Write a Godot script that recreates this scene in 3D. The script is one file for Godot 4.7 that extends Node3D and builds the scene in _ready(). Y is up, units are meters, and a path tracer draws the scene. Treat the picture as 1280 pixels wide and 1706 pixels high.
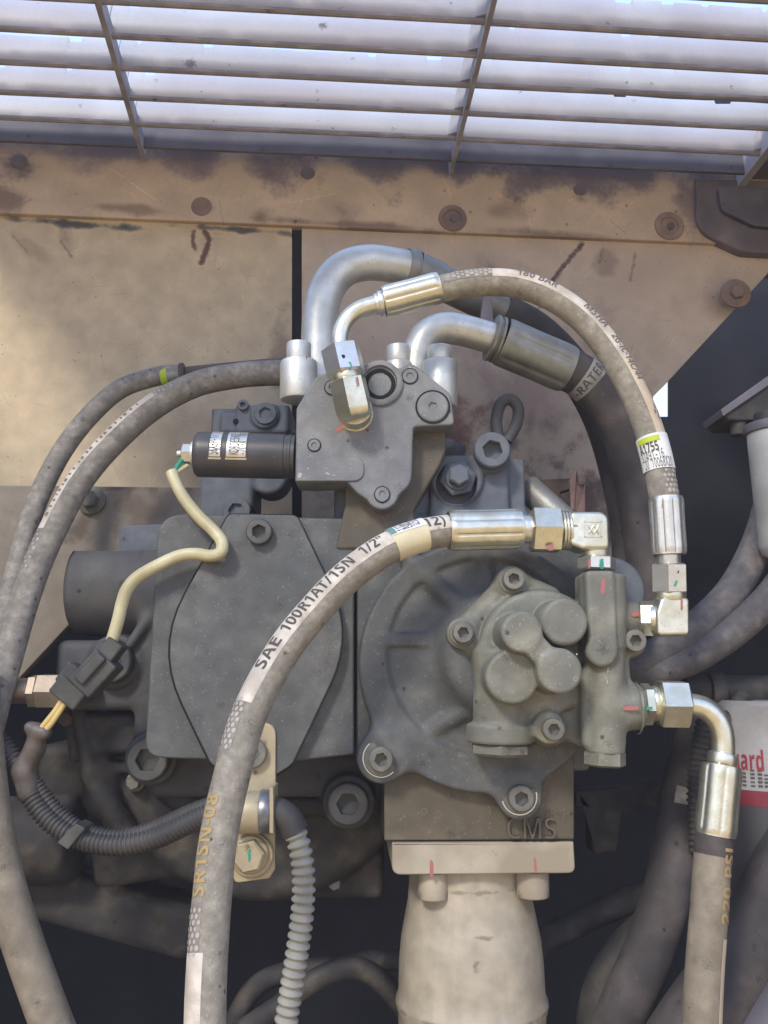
extends Node3D
# A hydraulic pump with its hoses in an open engine bay. Lengths are real (metres); one unit U is 0.3 mm.
const U := 0.0003
const FOCAL := 1500.0
var eye := Vector3(0, 1.25, 0.45)
var tilt := deg_to_rad(10.0)
var M := {}
var rng := RandomNumberGenerator.new()
var names := {}
var bold: SystemFont
var sans: SystemFont
var mono: SystemFont

class Mb:
	var v := PackedVector3Array()
	var n := PackedVector3Array()
	var t := PackedVector2Array()
	var f := PackedInt32Array()
	func add(p: Vector3, q: Vector3, uv := Vector2.ZERO) -> int:
		v.append(p); n.append(q); t.append(uv)
		return v.size() - 1
	func face(a: int, b: int, c: int) -> void:
		# front faces run clockwise: the corner order follows the normals
		if (v[b] - v[a]).cross(v[c] - v[a]).dot(n[a] + n[b] + n[c]) > 0.0:
			f.append(a); f.append(c); f.append(b)
		else:
			f.append(a); f.append(b); f.append(c)
	func quad(a: int, b: int, c: int, d: int) -> void:
		face(a, b, c); face(a, c, d)
	func mesh() -> ArrayMesh:
		var a := []
		a.resize(Mesh.ARRAY_MAX)
		a[Mesh.ARRAY_VERTEX] = v; a[Mesh.ARRAY_NORMAL] = n; a[Mesh.ARRAY_TEX_UV] = t; a[Mesh.ARRAY_INDEX] = f
		var m := ArrayMesh.new()
		m.add_surface_from_arrays(Mesh.PRIMITIVE_TRIANGLES, a)
		return m

class Way:   # a sampled centre line with frames: front (towards +z) and side
	var p := PackedVector3Array()
	var tg := PackedVector3Array()
	var fr := PackedVector3Array()
	var sd := PackedVector3Array()
	var s := PackedFloat32Array()
	var r := 0.01
	func length() -> float:
		return s[s.size() - 1]
	func frame(d: float) -> Array:
		var lo := 0
		var hi := s.size() - 1
		while hi - lo > 1:
			var mid := (lo + hi) / 2
			if s[mid] <= d: lo = mid
			else: hi = mid
		var w := clampf((d - s[lo]) / maxf(s[hi] - s[lo], 1e-9), -3.0, 3.0)
		return [p[lo].lerp(p[hi], w), fr[lo].lerp(fr[hi], clampf(w, 0, 1)).normalized(), sd[lo].lerp(sd[hi], clampf(w, 0, 1)).normalized()]

# ---------------------------------------------------------------- the lens: a direction of sight, met with a plane of the place
func sight(x: float, y: float) -> Vector3:
	var v := (853.0 - y) / FOCAL
	return Vector3((x - 640.0) / FOCAL, v * cos(tilt) + sin(tilt), v * sin(tilt) - cos(tilt))

func pt(x: float, y: float, z: float) -> Vector3:
	var d := sight(x, y)
	return eye + d * ((eye.z - z * U) / -d.z)

func kk(x: float, y: float, z: float) -> float:
	return (eye.z - z * U) / -sight(x, y).z / FOCAL

func pix(p: Vector3) -> Vector2:
	var q := p - eye
	var fw := q.y * sin(tilt) - q.z * cos(tilt)
	var up := q.y * cos(tilt) + q.z * sin(tilt)
	return Vector2(640.0 + FOCAL * q.x / fw, 853.0 - FOCAL * up / fw)

func front(z: float) -> Transform3D:
	return Transform3D(Basis(), Vector3(0, 0, z * U))

func pl(x: float, y: float, T: Transform3D) -> Vector2:
	var d := sight(x, y)
	var h := (T.origin - eye).dot(T.basis.z) / d.dot(T.basis.z)
	var q := T.affine_inverse() * (eye + d * h)
	return Vector2(q.x, q.y)

# ---------------------------------------------------------------- things, parts
func numbered(called: String) -> String:
	if not names.has(called):
		names[called] = 0
		return called
	names[called] += 1
	return "%s_%03d" % [called, names[called]]

func thing(called: String, label: String, category: String, at := Vector3.ZERO, group := "") -> Node3D:
	var o := Node3D.new()
	o.name = numbered(called)
	add_child(o, true)
	o.position = at
	o.set_meta("label", label)
	o.set_meta("category", category)
	if group: o.set_meta("group", group)
	return o

func obj(called: String, mb, m: Material, parent: Node3D, label := "") -> MeshInstance3D:
	var o := MeshInstance3D.new()
	o.mesh = mb.mesh() if mb is Mb else mb
	if o.mesh is PrimitiveMesh: o.mesh.material = m
	else: o.mesh.surface_set_material(0, m)
	o.name = called
	if parent != self and not parent is MeshInstance3D:
		o.position = -parent.position
	if parent != self and parent.get_child_count():
		var k := 0
		var nm := called
		while parent.has_node(nm):
			k += 1
			nm = "%s_%03d" % [called, k]
		o.name = nm
	if parent == self: o.name = numbered(called)
	parent.add_child(o, true)
	if label: o.set_meta("label", label)
	return o

func tag(o: Node3D, label: String, category: String, group := "") -> void:
	o.set_meta("label", label); o.set_meta("category", category)
	if group: o.set_meta("group", group)

func struct(o: Node3D) -> void:
	o.set_meta("kind", "structure")

# ---------------------------------------------------------------- outlines
func rounded(a: Array) -> PackedVector2Array:   # [x, y, r] corners
	var out := PackedVector2Array()
	var m := a.size()
	for i in m:
		var c := Vector2(a[i][0], a[i][1])
		var r: float = a[i][2] if a[i].size() > 2 else 0.0
		if r <= 0.0:
			out.append(c)
			continue
		var p := Vector2(a[(i + m - 1) % m][0], a[(i + m - 1) % m][1]) - c
		var q := Vector2(a[(i + 1) % m][0], a[(i + 1) % m][1]) - c
		var half := absf(p.angle_to(q)) / 2.0
		var cut := minf(r / tan(maxf(half, 0.05)), 0.48 * minf(p.length(), q.length()))
		var s0 := c + p.normalized() * cut
		var s1 := c + q.normalized() * cut
		for k in 8:
			var w := k / 7.0
			out.append(s0.lerp(c, w).lerp(c.lerp(s1, w), w))
	return out

func ring2(x: float, y: float, r: float, m := 40) -> PackedVector2Array:
	var out := PackedVector2Array()
	for i in m: out.append(Vector2(x + r * cos(TAU * i / m), y + r * sin(TAU * i / m)))
	return out

func joined(polys: Array, fil := 0.0) -> PackedVector2Array:
	var a: PackedVector2Array = polys[0]
	for i in range(1, polys.size()):
		var res := Geometry2D.merge_polygons(a, polys[i])
		a = res[0]
		for q in res:
			if q.size() > a.size(): a = q
	if fil > 0.0:
		a = Geometry2D.offset_polygon(a, fil, Geometry2D.JOIN_ROUND)[0]
		a = Geometry2D.offset_polygon(a, -fil, Geometry2D.JOIN_ROUND)[0]
	var out := PackedVector2Array()
	for q in a:
		if out.is_empty() or out[out.size() - 1].distance_to(q) > 0.6: out.append(q)
	if out[0].distance_to(out[out.size() - 1]) < 0.6: out.remove_at(out.size() - 1)
	return out

func laid(px: PackedVector2Array, T: Transform3D) -> PackedVector2Array:
	var out := PackedVector2Array()
	for q in px: out.append(pl(q.x, q.y, T))
	return out

# ---------------------------------------------------------------- solids
func ears(p: PackedVector2Array) -> PackedInt32Array:   # an outline that runs anticlockwise, cut into triangles
	var out := PackedInt32Array()
	var left := []
	for i in p.size(): left.append(i)
	var guard := 0
	while left.size() > 3 and guard < 4000:
		guard += 1
		var m := left.size()
		var best := -1
		var score := -1.0
		for i in m:
			var a: Vector2 = p[left[(i + m - 1) % m]]
			var b: Vector2 = p[left[i]]
			var c: Vector2 = p[left[(i + 1) % m]]
			var area := (b.x - a.x) * (c.y - a.y) - (b.y - a.y) * (c.x - a.x)
			if area <= 0.0: continue
			var free := true
			for j in m:
				if j == i or j == (i + 1) % m or j == (i + m - 1) % m: continue
				var q: Vector2 = p[left[j]]
				if (b.x - a.x) * (q.y - a.y) - (b.y - a.y) * (q.x - a.x) > 0.0 and (c.x - b.x) * (q.y - b.y) - (c.y - b.y) * (q.x - b.x) > 0.0 and (a.x - c.x) * (q.y - c.y) - (a.y - c.y) * (q.x - c.x) > 0.0:
					free = false
					break
			if not free: continue
			var sc := area / maxf(a.distance_squared_to(c), 1e-12)
			if sc > score:
				score = sc
				best = i
		if best < 0:      # only slivers are left: drop the flattest corner
			best = 0
		else:
			var m2 := left.size()
			out.append(left[(best + m2 - 1) % m2]); out.append(left[best]); out.append(left[(best + 1) % m2])
		left.remove_at(best)
	if left.size() == 3: out.append_array(PackedInt32Array(left))
	return out

func prism(mb: Mb, pts: PackedVector2Array, T: Transform3D, depth: float, bev: float, grow := 0.0, steps := 3) -> void:
	var area := 0.0
	var m := pts.size()
	for i in m: area += pts[i].cross(pts[(i + 1) % m])
	if area < 0.0: pts.reverse()
	var en := PackedVector2Array()
	for i in m:
		var e := (pts[(i + 1) % m] - pts[i]).normalized()
		en.append(Vector2(e.y, -e.x))
	var mit := PackedVector2Array()
	for i in m:
		var a := en[(i + m - 1) % m]
		var q := (a + en[i]) / maxf(1.0 + a.dot(en[i]), 0.25)
		mit.append(q)
	var prof := [Vector3(-grow, -depth, 0.0)]
	for k in steps + 1:
		var a := PI / 2 * k / steps
		prof.append(Vector3(bev * (1 - cos(a)), -bev * (1 - sin(a)), a))
	for i in m:
		var j := (i + 1) % m
		var na := en[i]
		var nb := en[i]
		if en[(i + m - 1) % m].dot(en[i]) > 0.75: na = (en[(i + m - 1) % m] + en[i]).normalized()
		if en[j].dot(en[i]) > 0.75: nb = (en[j] + en[i]).normalized()
		var pa := -1
		var pb := -1
		for k in prof.size():
			var q: Vector3 = prof[k]
			var A := pts[i] - mit[i] * q.x
			var B := pts[j] - mit[j] * q.x
			var ia := mb.add(T * Vector3(A.x, A.y, q.y), T.basis * Vector3(na.x * cos(q.z), na.y * cos(q.z), sin(q.z)), A)
			var ib := mb.add(T * Vector3(B.x, B.y, q.y), T.basis * Vector3(nb.x * cos(q.z), nb.y * cos(q.z), sin(q.z)), B)
			if k: mb.quad(pa, pb, ib, ia)
			pa = ia
			pb = ib
	for side in 2:
		var cap := PackedVector2Array()
		for i in m: cap.append(pts[i] - mit[i] * (bev if side == 0 else -grow))
		var idx := ears(cap)
		var base := mb.v.size()
		var z := 0.0 if side == 0 else -depth
		for q in cap: mb.add(T * Vector3(q.x, q.y, z), T.basis * Vector3(0, 0, 1 if side == 0 else -1), q)
		for i in range(0, idx.size(), 3): mb.face(base + idx[i], base + idx[i + 1], base + idx[i + 2])

func plate(a: Array, z: float, depth: float, bev: float, grow := 0.0) -> Mb:
	var mb := Mb.new()
	prism(mb, laid(rounded(a), front(z)), front(z), depth * U, bev * U, grow * U)
	return mb

func on_axis(at: Vector3, axis: Vector3, toward := Vector3(0, 0, 1)) -> Transform3D:
	var z := axis.normalized()
	var x := toward - z * toward.dot(z)
	if x.length() < 0.05: x = Vector3.UP - z * z.y
	x = x.normalized()
	return Transform3D(Basis(x, z.cross(x), z), at)

func lathe(mb: Mb, T: Transform3D, prof: Array, sides := 40, phase := 0.0) -> void:   # prof: Vector2(radius, height along local z)
	var flat := sides <= 8
	var m := prof.size()
	var sn := []
	for k in m - 1:
		var e: Vector2 = (prof[k + 1] - prof[k]).normalized()
		sn.append(Vector2(e.y, -e.x))
	for k in m - 1:
		var n0: Vector2 = sn[k]
		var n1: Vector2 = sn[k]
		if k > 0 and sn[k - 1].dot(sn[k]) > 0.75: n0 = (sn[k - 1] + sn[k]).normalized()
		if k < m - 2 and sn[k + 1].dot(sn[k]) > 0.75: n1 = (sn[k + 1] + sn[k]).normalized()
		var pa := -1
		var pb := -1
		for i in (sides * 2 if flat else sides + 1):
			var c := (i + 1) / 2 if flat else i
			var a := phase + TAU * c / sides
			var an := phase + TAU * (i / 2 + 0.5) / sides if flat else a
			var A := mb.add(T * Vector3(prof[k].x * cos(a), prof[k].x * sin(a), prof[k].y), (T.basis * Vector3(n0.x * cos(an), n0.x * sin(an), n0.y)).normalized(), Vector2(a, prof[k].y))
			var B := mb.add(T * Vector3(prof[k + 1].x * cos(a), prof[k + 1].x * sin(a), prof[k + 1].y), (T.basis * Vector3(n1.x * cos(an), n1.x * sin(an), n1.y)).normalized(), Vector2(a, prof[k + 1].y))
			if i and not (flat and i % 2 == 0): mb.quad(pa, pb, B, A)
			pa = A
			pb = B

func rod(mb: Mb, a: Vector3, b: Vector3, r: float, bev := 0.0006, sides := 36, phase := 0.0) -> void:
	var h := a.distance_to(b)
	bev = minf(bev, minf(h * 0.4, r * 0.5))
	lathe(mb, on_axis(a, b - a), [Vector2(0, 0), Vector2(r - bev, 0), Vector2(r - bev * 0.3, bev * 0.3), Vector2(r, bev), Vector2(r, h - bev), Vector2(r - bev * 0.3, h - bev * 0.3), Vector2(r - bev, h), Vector2(0, h)], sides, phase)

func hexbar(mb: Mb, a: Vector3, b: Vector3, r: float, turn := 30.0) -> void:   # six flats with turned-down ends, one flat to the front at 30
	var h := a.distance_to(b)
	var c := minf(r * 0.13, h * 0.3)
	var T := on_axis(a, b - a)
	lathe(mb, T, [Vector2(0, 0), Vector2(r * 0.84, 0), Vector2(r, c * 0.75), Vector2(r, h - c * 0.75), Vector2(r * 0.84, h), Vector2(0, h)], 6, deg_to_rad(turn))

func ferrule(mb: Mb, a: Vector3, b: Vector3, r: float, flats := 8, turn := 0.2) -> void:
	var T := on_axis(a, b - a)
	var h := a.distance_to(b)
	var prof := [Vector2(0.72, 0), Vector2(0.93, 0), Vector2(0.985, 0.03), Vector2(1, 0.1), Vector2(0.985, 0.5), Vector2(1.0, 0.86), Vector2(0.985, 0.95), Vector2(0.93, 1), Vector2(0.72, 1)]
	var m := flats * 12
	var rows := []
	for q in prof:
		var row := PackedInt32Array()
		for i in m + 1:
			var a0 := TAU * i / m + turn
			var w := fposmod(float(i), 12.0)
			var groove := exp(-pow((w - 6.0) / 0.9, 2.0)) * 0.055
			var bulge := 0.018 * cos(TAU * (w - 6.0) / 12.0)
			var rr: float = r * (q.x - (groove + bulge) * (1.0 if q.y > 0.06 and q.y < 0.97 else 0.2))
			row.append(mb.add(T * Vector3(rr * cos(a0), rr * sin(a0), q.y * h), (T.basis * Vector3(cos(a0), sin(a0), 0)).normalized()))
		rows.append(row)
	for k in prof.size() - 1:
		for i in m: mb.quad(rows[k][i], rows[k][i + 1], rows[k + 1][i + 1], rows[k + 1][i])
	# true normals from the grid
	for k in prof.size():
		for i in m + 1:
			var l: int = rows[k][(i + m - 1) % m]
			var g: int = rows[k][(i + 1) % m]
			var u: int = rows[mini(k + 1, prof.size() - 1)][i]
			var d: int = rows[maxi(k - 1, 0)][i]
			var q := (mb.v[g] - mb.v[l]).cross(mb.v[u] - mb.v[d]).normalized()
			if q.dot(mb.n[rows[k][i]]) < 0.0: q = -q
			if k > 1 and k < prof.size() - 2: mb.n[rows[k][i]] = q

func way(a: Array, r: float, fine := 12) -> Way:   # a: [x, y, z] stations along the run
	var w := Way.new()
	var q := PackedVector3Array()
	for e in a: q.append(pt(e[0], e[1], e[2]) if e is Array else e)
	w.r = r
	for i in q.size() - 1:
		var a0 := q[maxi(i - 1, 0)] if i > 0 else q[0] * 2.0 - q[1]
		var b1 := q[i + 2] if i + 2 < q.size() else q[q.size() - 1] * 2.0 - q[q.size() - 2]
		for k in fine:
			w.p.append(q[i].cubic_interpolate(q[i + 1], a0, b1, float(k) / fine))
	w.p.append(q[q.size() - 1])
	frames(w)
	return w

func frames(w: Way) -> void:
	var d := 0.0
	for i in w.p.size():
		if i: d += w.p[i].distance_to(w.p[i - 1])
		w.s.append(d)
		var tg := (w.p[mini(i + 1, w.p.size() - 1)] - w.p[maxi(i - 1, 0)]).normalized()
		w.tg.append(tg)
		var f := Vector3(0, 0, 1) - tg * tg.z
		if absf(tg.z) > 0.8 and i: f = w.fr[i - 1] - tg * tg.dot(w.fr[i - 1])
		elif absf(tg.z) > 0.95: f = Vector3(0, 1, 0) - tg * tg.y
		f = f.normalized()
		w.fr.append(f)
		w.sd.append(tg.cross(f).normalized())

func tube(mb: Mb, w: Way, sides := 28, ridge := 0.0, pitch := 0.0, squash := 0.0) -> void:
	var rows := []
	for i in w.p.size():
		var row := PackedInt32Array()
		var rr := w.r
		var lean := 0.0
		if pitch > 0.0:
			var ph := TAU * w.s[i] / pitch
			rr += ridge * clampf(1.6 * cos(ph), -1.0, 1.0)
			lean = clampf(sin(ph) * 1.1, -0.9, 0.9) if absf(cos(ph)) < 0.8 else 0.0
		for k in sides + 1:
			var a := TAU * k / sides
			var q := w.fr[i] * cos(a) + w.sd[i] * sin(a)
			row.append(mb.add(w.p[i] + q * rr, (q + w.tg[i] * lean).normalized(), Vector2(w.s[i], a)))
		rows.append(row)
	for i in w.p.size() - 1:
		for k in sides: mb.quad(rows[i][k], rows[i][k + 1], rows[i + 1][k + 1], rows[i + 1][k])
	for e in 2:
		var i := 0 if e == 0 else w.p.size() - 1
		var q := w.tg[i] * (-1.0 if e == 0 else 1.0)
		var c := mb.add(w.p[i], q)
		var edge := []
		for k in sides + 1: edge.append(mb.add(mb.v[rows[i][k]], q))
		for k in sides: mb.face(c, edge[k], edge[k + 1])

func corrugated(a: Array, r: float, ridge: float, pitch: float) -> Mb:
	var w := way(a, r, 12)
	var n := int(w.length() / pitch * 8.0)
	var x := Way.new()
	x.r = r
	for i in n + 1: x.p.append(w.frame(w.length() * i / n)[0])
	frames(x)
	var mb := Mb.new()
	tube(mb, x, 20, ridge, pitch)
	return mb

func s_at(w: Way, x: float, y: float) -> float:   # how far along a run lies the place seen at x, y
	var best := 1e9
	var s := 0.0
	for i in w.p.size():
		var d := pix(w.p[i]).distance_to(Vector2(x, y))
		if d < best:
			best = d
			s = w.s[i]
	return s

func skin(mb: Mb, w: Way, d: float, a: float, off: float) -> int:
	var f := w.frame(d)
	var q: Vector3 = f[1] * cos(a) + f[2] * sin(a)
	return mb.add(f[0] + q * (w.r + off), q)

func patch(mb: Mb, w: Way, s0: float, s1: float, a0: float, a1: float, off := 0.00015) -> void:
	var ns := maxi(2, int(absf(s1 - s0) / 0.0025))
	var na := maxi(2, int(absf(a1 - a0) / 0.18))
	var rows := []
	for i in ns + 1:
		var row := PackedInt32Array()
		for k in na + 1: row.append(skin(mb, w, lerpf(s0, s1, float(i) / ns), lerpf(a0, a1, float(k) / na), off))
		rows.append(row)
	for i in ns:
		for k in na: mb.quad(rows[i][k], rows[i][k + 1], rows[i + 1][k + 1], rows[i + 1][k])

func spots(mb: Mb, w: Way, s0: float, s1: float, a0: float, a1: float, size: float, step: float, fade := 1.0) -> void:
	var n := maxi(1, int(absf(s1 - s0) / step))
	var across := maxi(1, int(absf(a1 - a0) * w.r / step))
	for i in n:
		for k in across:
			if rng.randf() > fade * (1.25 - absf(i - n * 0.5) / n): continue
			var s := lerpf(s0, s1, (i + 0.5) / n)
			var a := lerpf(a0, a1, (k + 0.5 + 0.5 * (i % 2) - 0.25) / across)
			var rr := size * rng.randf_range(0.75, 1.15)
			var c := skin(mb, w, s, a, 0.0003)
			var last := -1
			for j in 9:
				var b := TAU * j / 8
				var q := skin(mb, w, s + rr * 1.1 * cos(b), a + rr * sin(b) / w.r, 0.0003)
				if j: mb.face(c, last, q)
				last = q

func glyphs(said: String, high: float, font: Font, deep := 0.0) -> Array:
	var t := TextMesh.new()
	t.text = said
	t.font = font
	t.font_size = 64
	t.pixel_size = high / 46.0
	t.depth = deep
	t.curve_step = 1.0
	t.horizontal_alignment = HORIZONTAL_ALIGNMENT_LEFT
	t.vertical_alignment = VERTICAL_ALIGNMENT_CENTER
	return t.get_mesh_arrays()

func split_up(vv: PackedVector3Array, ix: PackedInt32Array, most: float) -> PackedVector3Array:   # triangles, cut until no edge is longer
	var out := PackedVector3Array()
	var todo := []
	for i in range(0, ix.size(), 3): todo.append([vv[ix[i]], vv[ix[i + 1]], vv[ix[i + 2]]])
	while todo.size():
		var t: Array = todo.pop_back()
		var a: Vector3 = t[0]
		var b: Vector3 = t[1]
		var c: Vector3 = t[2]
		var ab := a.distance_to(b)
		var bc := b.distance_to(c)
		var ca := c.distance_to(a)
		if maxf(ab, maxf(bc, ca)) < most:
			out.append(a); out.append(b); out.append(c)
		elif ab >= bc and ab >= ca:
			todo.append([a, (a + b) / 2, c]); todo.append([(a + b) / 2, b, c])
		elif bc >= ca:
			todo.append([a, b, (b + c) / 2]); todo.append([a, (b + c) / 2, c])
		else:
			todo.append([a, b, (c + a) / 2]); todo.append([(c + a) / 2, b, c])
	return out

func write_on(mb: Mb, w: Way, said: String, high: float, font: Font, s0: float, a0: float, dir := 1.0, around := false, wide := 1.0, off := 0.0003, fit := 0.0) -> void:
	var g := glyphs(said, high, font)
	var vv: PackedVector3Array = g[Mesh.ARRAY_VERTEX]
	var ix: PackedInt32Array = g[Mesh.ARRAY_INDEX]
	var base := mb.v.size()
	if fit > 0.0:
		var far := 0.0
		for q in vv: far = maxf(far, q.x)
		wide = fit / far
	vv = split_up(vv, ix, minf(w.r * 0.22, 0.0025))
	for q in vv:
		if around: skin(mb, w, s0 - dir * q.y, a0 - dir * q.x * wide / w.r, off)
		else: skin(mb, w, s0 + dir * q.x * wide, a0 - dir * q.y / w.r, off)
	for i in range(0, vv.size(), 3): mb.face(base + i, base + i + 1, base + i + 2)

func write_flat(mb: Mb, said: String, high: float, font: Font, T: Transform3D, deep: float) -> void:
	var g := glyphs(said, high, font, deep)
	var vv: PackedVector3Array = g[Mesh.ARRAY_VERTEX]
	var nn: PackedVector3Array = g[Mesh.ARRAY_NORMAL]
	var ix: PackedInt32Array = g[Mesh.ARRAY_INDEX]
	var base := mb.v.size()
	for i in vv.size(): mb.add(T * vv[i], T.basis * nn[i])
	for i in range(0, ix.size(), 3): mb.face(base + ix[i], base + ix[i + 1], base + ix[i + 2])

# ---------------------------------------------------------------- fasteners
func socket_head(mb: Mb, at: Vector3, axis: Vector3, r: float, h: float, turn := 0.0, hexr := 0.56) -> void:
	var T := on_axis(at, axis)
	var c := r * 0.1
	lathe(mb, T, [Vector2(r * 0.98, 0), Vector2(r, r * 0.05), Vector2(r, h - c), Vector2(r - c * 0.35, h - c * 0.35), Vector2(r - c, h)], 40)
	var deep := minf(h * 0.75, r * 0.7)
	var rim := []
	var inn := []
	var m := 48
	for i in m + 1:
		var a := TAU * i / m
		var w := fposmod(a - turn, PI / 3) - PI / 6
		var hr := r * hexr * cos(PI / 6) / cos(w)
		rim.append(Vector2((r - c) * cos(a), (r - c) * sin(a)))
		inn.append(Vector2(hr * cos(a), hr * sin(a)))
	for i in m:
		var up := T.basis * Vector3(0, 0, 1)
		var a := mb.add(T * Vector3(rim[i].x, rim[i].y, h), up)
		var b := mb.add(T * Vector3(rim[i + 1].x, rim[i + 1].y, h), up)
		var d := mb.add(T * Vector3(inn[i + 1].x * 1.06, inn[i + 1].y * 1.06, h), up)
		var e := mb.add(T * Vector3(inn[i].x * 1.06, inn[i].y * 1.06, h), up)
		mb.quad(a, b, d, e)
		var mid: Vector2 = (inn[i] + inn[i + 1]) * 0.5
		var fa := floorf((mid.angle() - turn + TAU) / (PI / 3)) * PI / 3 + turn + PI / 6
		var nn := T.basis * Vector3(-cos(fa), -sin(fa), 0.0)
		var nc := (nn + up * 0.9).normalized()
		a = mb.add(T * Vector3(inn[i].x * 1.06, inn[i].y * 1.06, h), nc)
		b = mb.add(T * Vector3(inn[i + 1].x * 1.06, inn[i + 1].y * 1.06, h), nc)
		d = mb.add(T * Vector3(inn[i + 1].x, inn[i + 1].y, h - r * 0.05), nc)
		e = mb.add(T * Vector3(inn[i].x, inn[i].y, h - r * 0.05), nc)
		mb.quad(a, b, d, e)
		a = mb.add(T * Vector3(inn[i].x, inn[i].y, h - r * 0.05), nn)
		b = mb.add(T * Vector3(inn[i + 1].x, inn[i + 1].y, h - r * 0.05), nn)
		d = mb.add(T * Vector3(inn[i + 1].x, inn[i + 1].y, h - deep), nn)
		e = mb.add(T * Vector3(inn[i].x, inn[i].y, h - deep), nn)
		mb.quad(a, b, d, e)
		a = mb.add(T * Vector3(inn[i].x, inn[i].y, h - deep), up)
		b = mb.add(T * Vector3(inn[i + 1].x, inn[i + 1].y, h - deep), up)
		d = mb.add(T * Vector3(0, 0, h - deep - r * 0.12), up)
		mb.face(a, b, d)

func bolt(parent: Node3D, x: float, y: float, z: float, r: float, h: float, m: Material, washer := 0.0, axis := Vector3(0, 0, 1), called := "socket_bolt") -> MeshInstance3D:
	var k := kk(x, y, z)
	var mb := Mb.new()
	var at := pt(x, y, z)
	if washer > 0.0:
		lathe(mb, on_axis(at, axis), [Vector2(washer * k, 0), Vector2(washer * k, 3 * U), Vector2((washer - 1.5) * k, 4.5 * U), Vector2(r * 0.6 * k, 4.5 * U)], 40)
		at += axis * 4 * U
	socket_head(mb, at, axis, r * k, h * U, rng.randf() * 1.0)
	return obj(called, mb, m, parent)

func hexbolt(parent: Node3D, x: float, y: float, z: float, r: float, h: float, m: Material, flange := 0.0, turn := 20.0, called := "hex_bolt") -> MeshInstance3D:
	var k := kk(x, y, z)
	var mb := Mb.new()
	var at := pt(x, y, z)
	var T := on_axis(at, Vector3(0, 0, 1))
	if flange > 0.0:
		lathe(mb, T, [Vector2(flange * k, 0), Vector2(flange * k, 5 * U), Vector2((flange - 2) * k, 7 * U), Vector2(0, 8 * U)], 40)
		at += Vector3(0, 0, 7 * U)
	T = Transform3D(Basis(), at)
	var rr := r * k
	lathe(mb, T, [Vector2(rr, 0), Vector2(rr, h * U * 0.82), Vector2(rr * 0.86, h * U), Vector2(rr * 0.3, h * U - 1.2 * U), Vector2(0, h * U - 1.2 * U)], 6, deg_to_rad(turn))
	return obj(called, mb, m, parent)

func smear(parent: Node3D, x: float, y: float, z: float, w: float, h: float, turn: float, m: Material, called := "paint_mark") -> void:   # a brushed mark of inspection paint, a thin skin on its surface
	var T := front(z)
	var px := PackedVector2Array()
	for i in 14:
		var a := TAU * i / 14
		var q := Vector2(w * pow(absf(cos(a)), 0.6) * signf(cos(a)), h * pow(absf(sin(a)), 0.6) * signf(sin(a))) * rng.randf_range(0.85, 1.1)
		px.append(Vector2(x, y) + q.rotated(deg_to_rad(turn)))
	var mb := Mb.new()
	prism(mb, laid(px, T), T, 0.7 * U, 0.2 * U)
	obj(called, mb, m, parent)

# ---------------------------------------------------------------- cast bodies: rounded solids joined smoothly, meshed as surface nets
class Lump:
	var kind := 0      # 0 rod from a along u, 1 box, 2 ball-ended taper
	var a: Vector3
	var u: Vector3
	var inv: Basis
	var h := 0.0
	var r := 0.0
	var r2 := 0.0
	var half: Vector3
	var rd := 0.0
	var k := 0.0
	var cut := false
	func dist(p: Vector3) -> float:
		var q := p - a
		if kind == 0:
			var t := q.dot(u)
			var rad := sqrt(maxf(q.length_squared() - t * t, 0.0))
			var rr := r + (r2 - r) * clampf(t / h, 0.0, 1.0)
			var dx := rad - rr + rd
			var dy := absf(t - h * 0.5) - h * 0.5 + rd
			if dx > 0.0 and dy > 0.0: return sqrt(dx * dx + dy * dy) - rd
			return maxf(dx, dy) - rd
		if kind == 1:
			q = inv * q
			var e := q.abs() - half + Vector3(rd, rd, rd)
			return e.max(Vector3.ZERO).length() + minf(maxf(e.x, maxf(e.y, e.z)), 0.0) - rd
		var t2 := clampf(q.dot(u) / h, 0.0, 1.0)
		return (q - u * (t2 * h)).length() - lerpf(r, r2, t2)

func lr(a: Vector3, b: Vector3, r: float, rd: float, k: float, cut := false, r2 := -1.0) -> Lump:
	var l := Lump.new()
	l.a = a; l.u = (b - a).normalized(); l.h = a.distance_to(b); l.r = r; l.r2 = r if r2 < 0.0 else r2; l.rd = rd; l.k = k; l.cut = cut
	return l

func lb(c: Vector3, half: Vector3, rd: float, k: float, turn := 0.0, cut := false) -> Lump:
	var l := Lump.new()
	l.kind = 1; l.a = c; l.half = half; l.rd = rd; l.k = k; l.inv = Basis(Vector3(0, 0, 1), turn).inverse(); l.cut = cut
	return l

func lc(a: Vector3, b: Vector3, r: float, r2: float, k: float, cut := false) -> Lump:
	var l := Lump.new()
	l.kind = 2; l.a = a; l.u = (b - a).normalized(); l.h = maxf(a.distance_to(b), 1e-6); l.r = r; l.r2 = r2; l.k = k; l.cut = cut
	return l

# the same from what is seen: a round boss facing +z between two depths; a box; a rod
func boss(x: float, y: float, z0: float, z1: float, r: float, rd: float, k: float, cut := false, r2 := -1.0) -> Lump:
	var s := kk(x, y, z1)
	var c := pt(x, y, z1)
	return lr(Vector3(c.x, c.y, z0 * U), c, (r if r2 < 0 else r2) * s, rd * U, k * U, cut, r * s)

func block(x0: float, y0: float, x1: float, y1: float, z0: float, z1: float, rd: float, k: float, turn := 0.0, cut := false) -> Lump:
	var a := pt(x0, y0, z1)
	var b := pt(x1, y1, z1)
	return lb(Vector3((a.x + b.x) / 2, (a.y + b.y) / 2, (z0 + z1) / 2 * U), Vector3(absf(b.x - a.x) / 2, absf(b.y - a.y) / 2, absf(z1 - z0) / 2 * U), rd * U, k * U, turn, cut)

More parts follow.
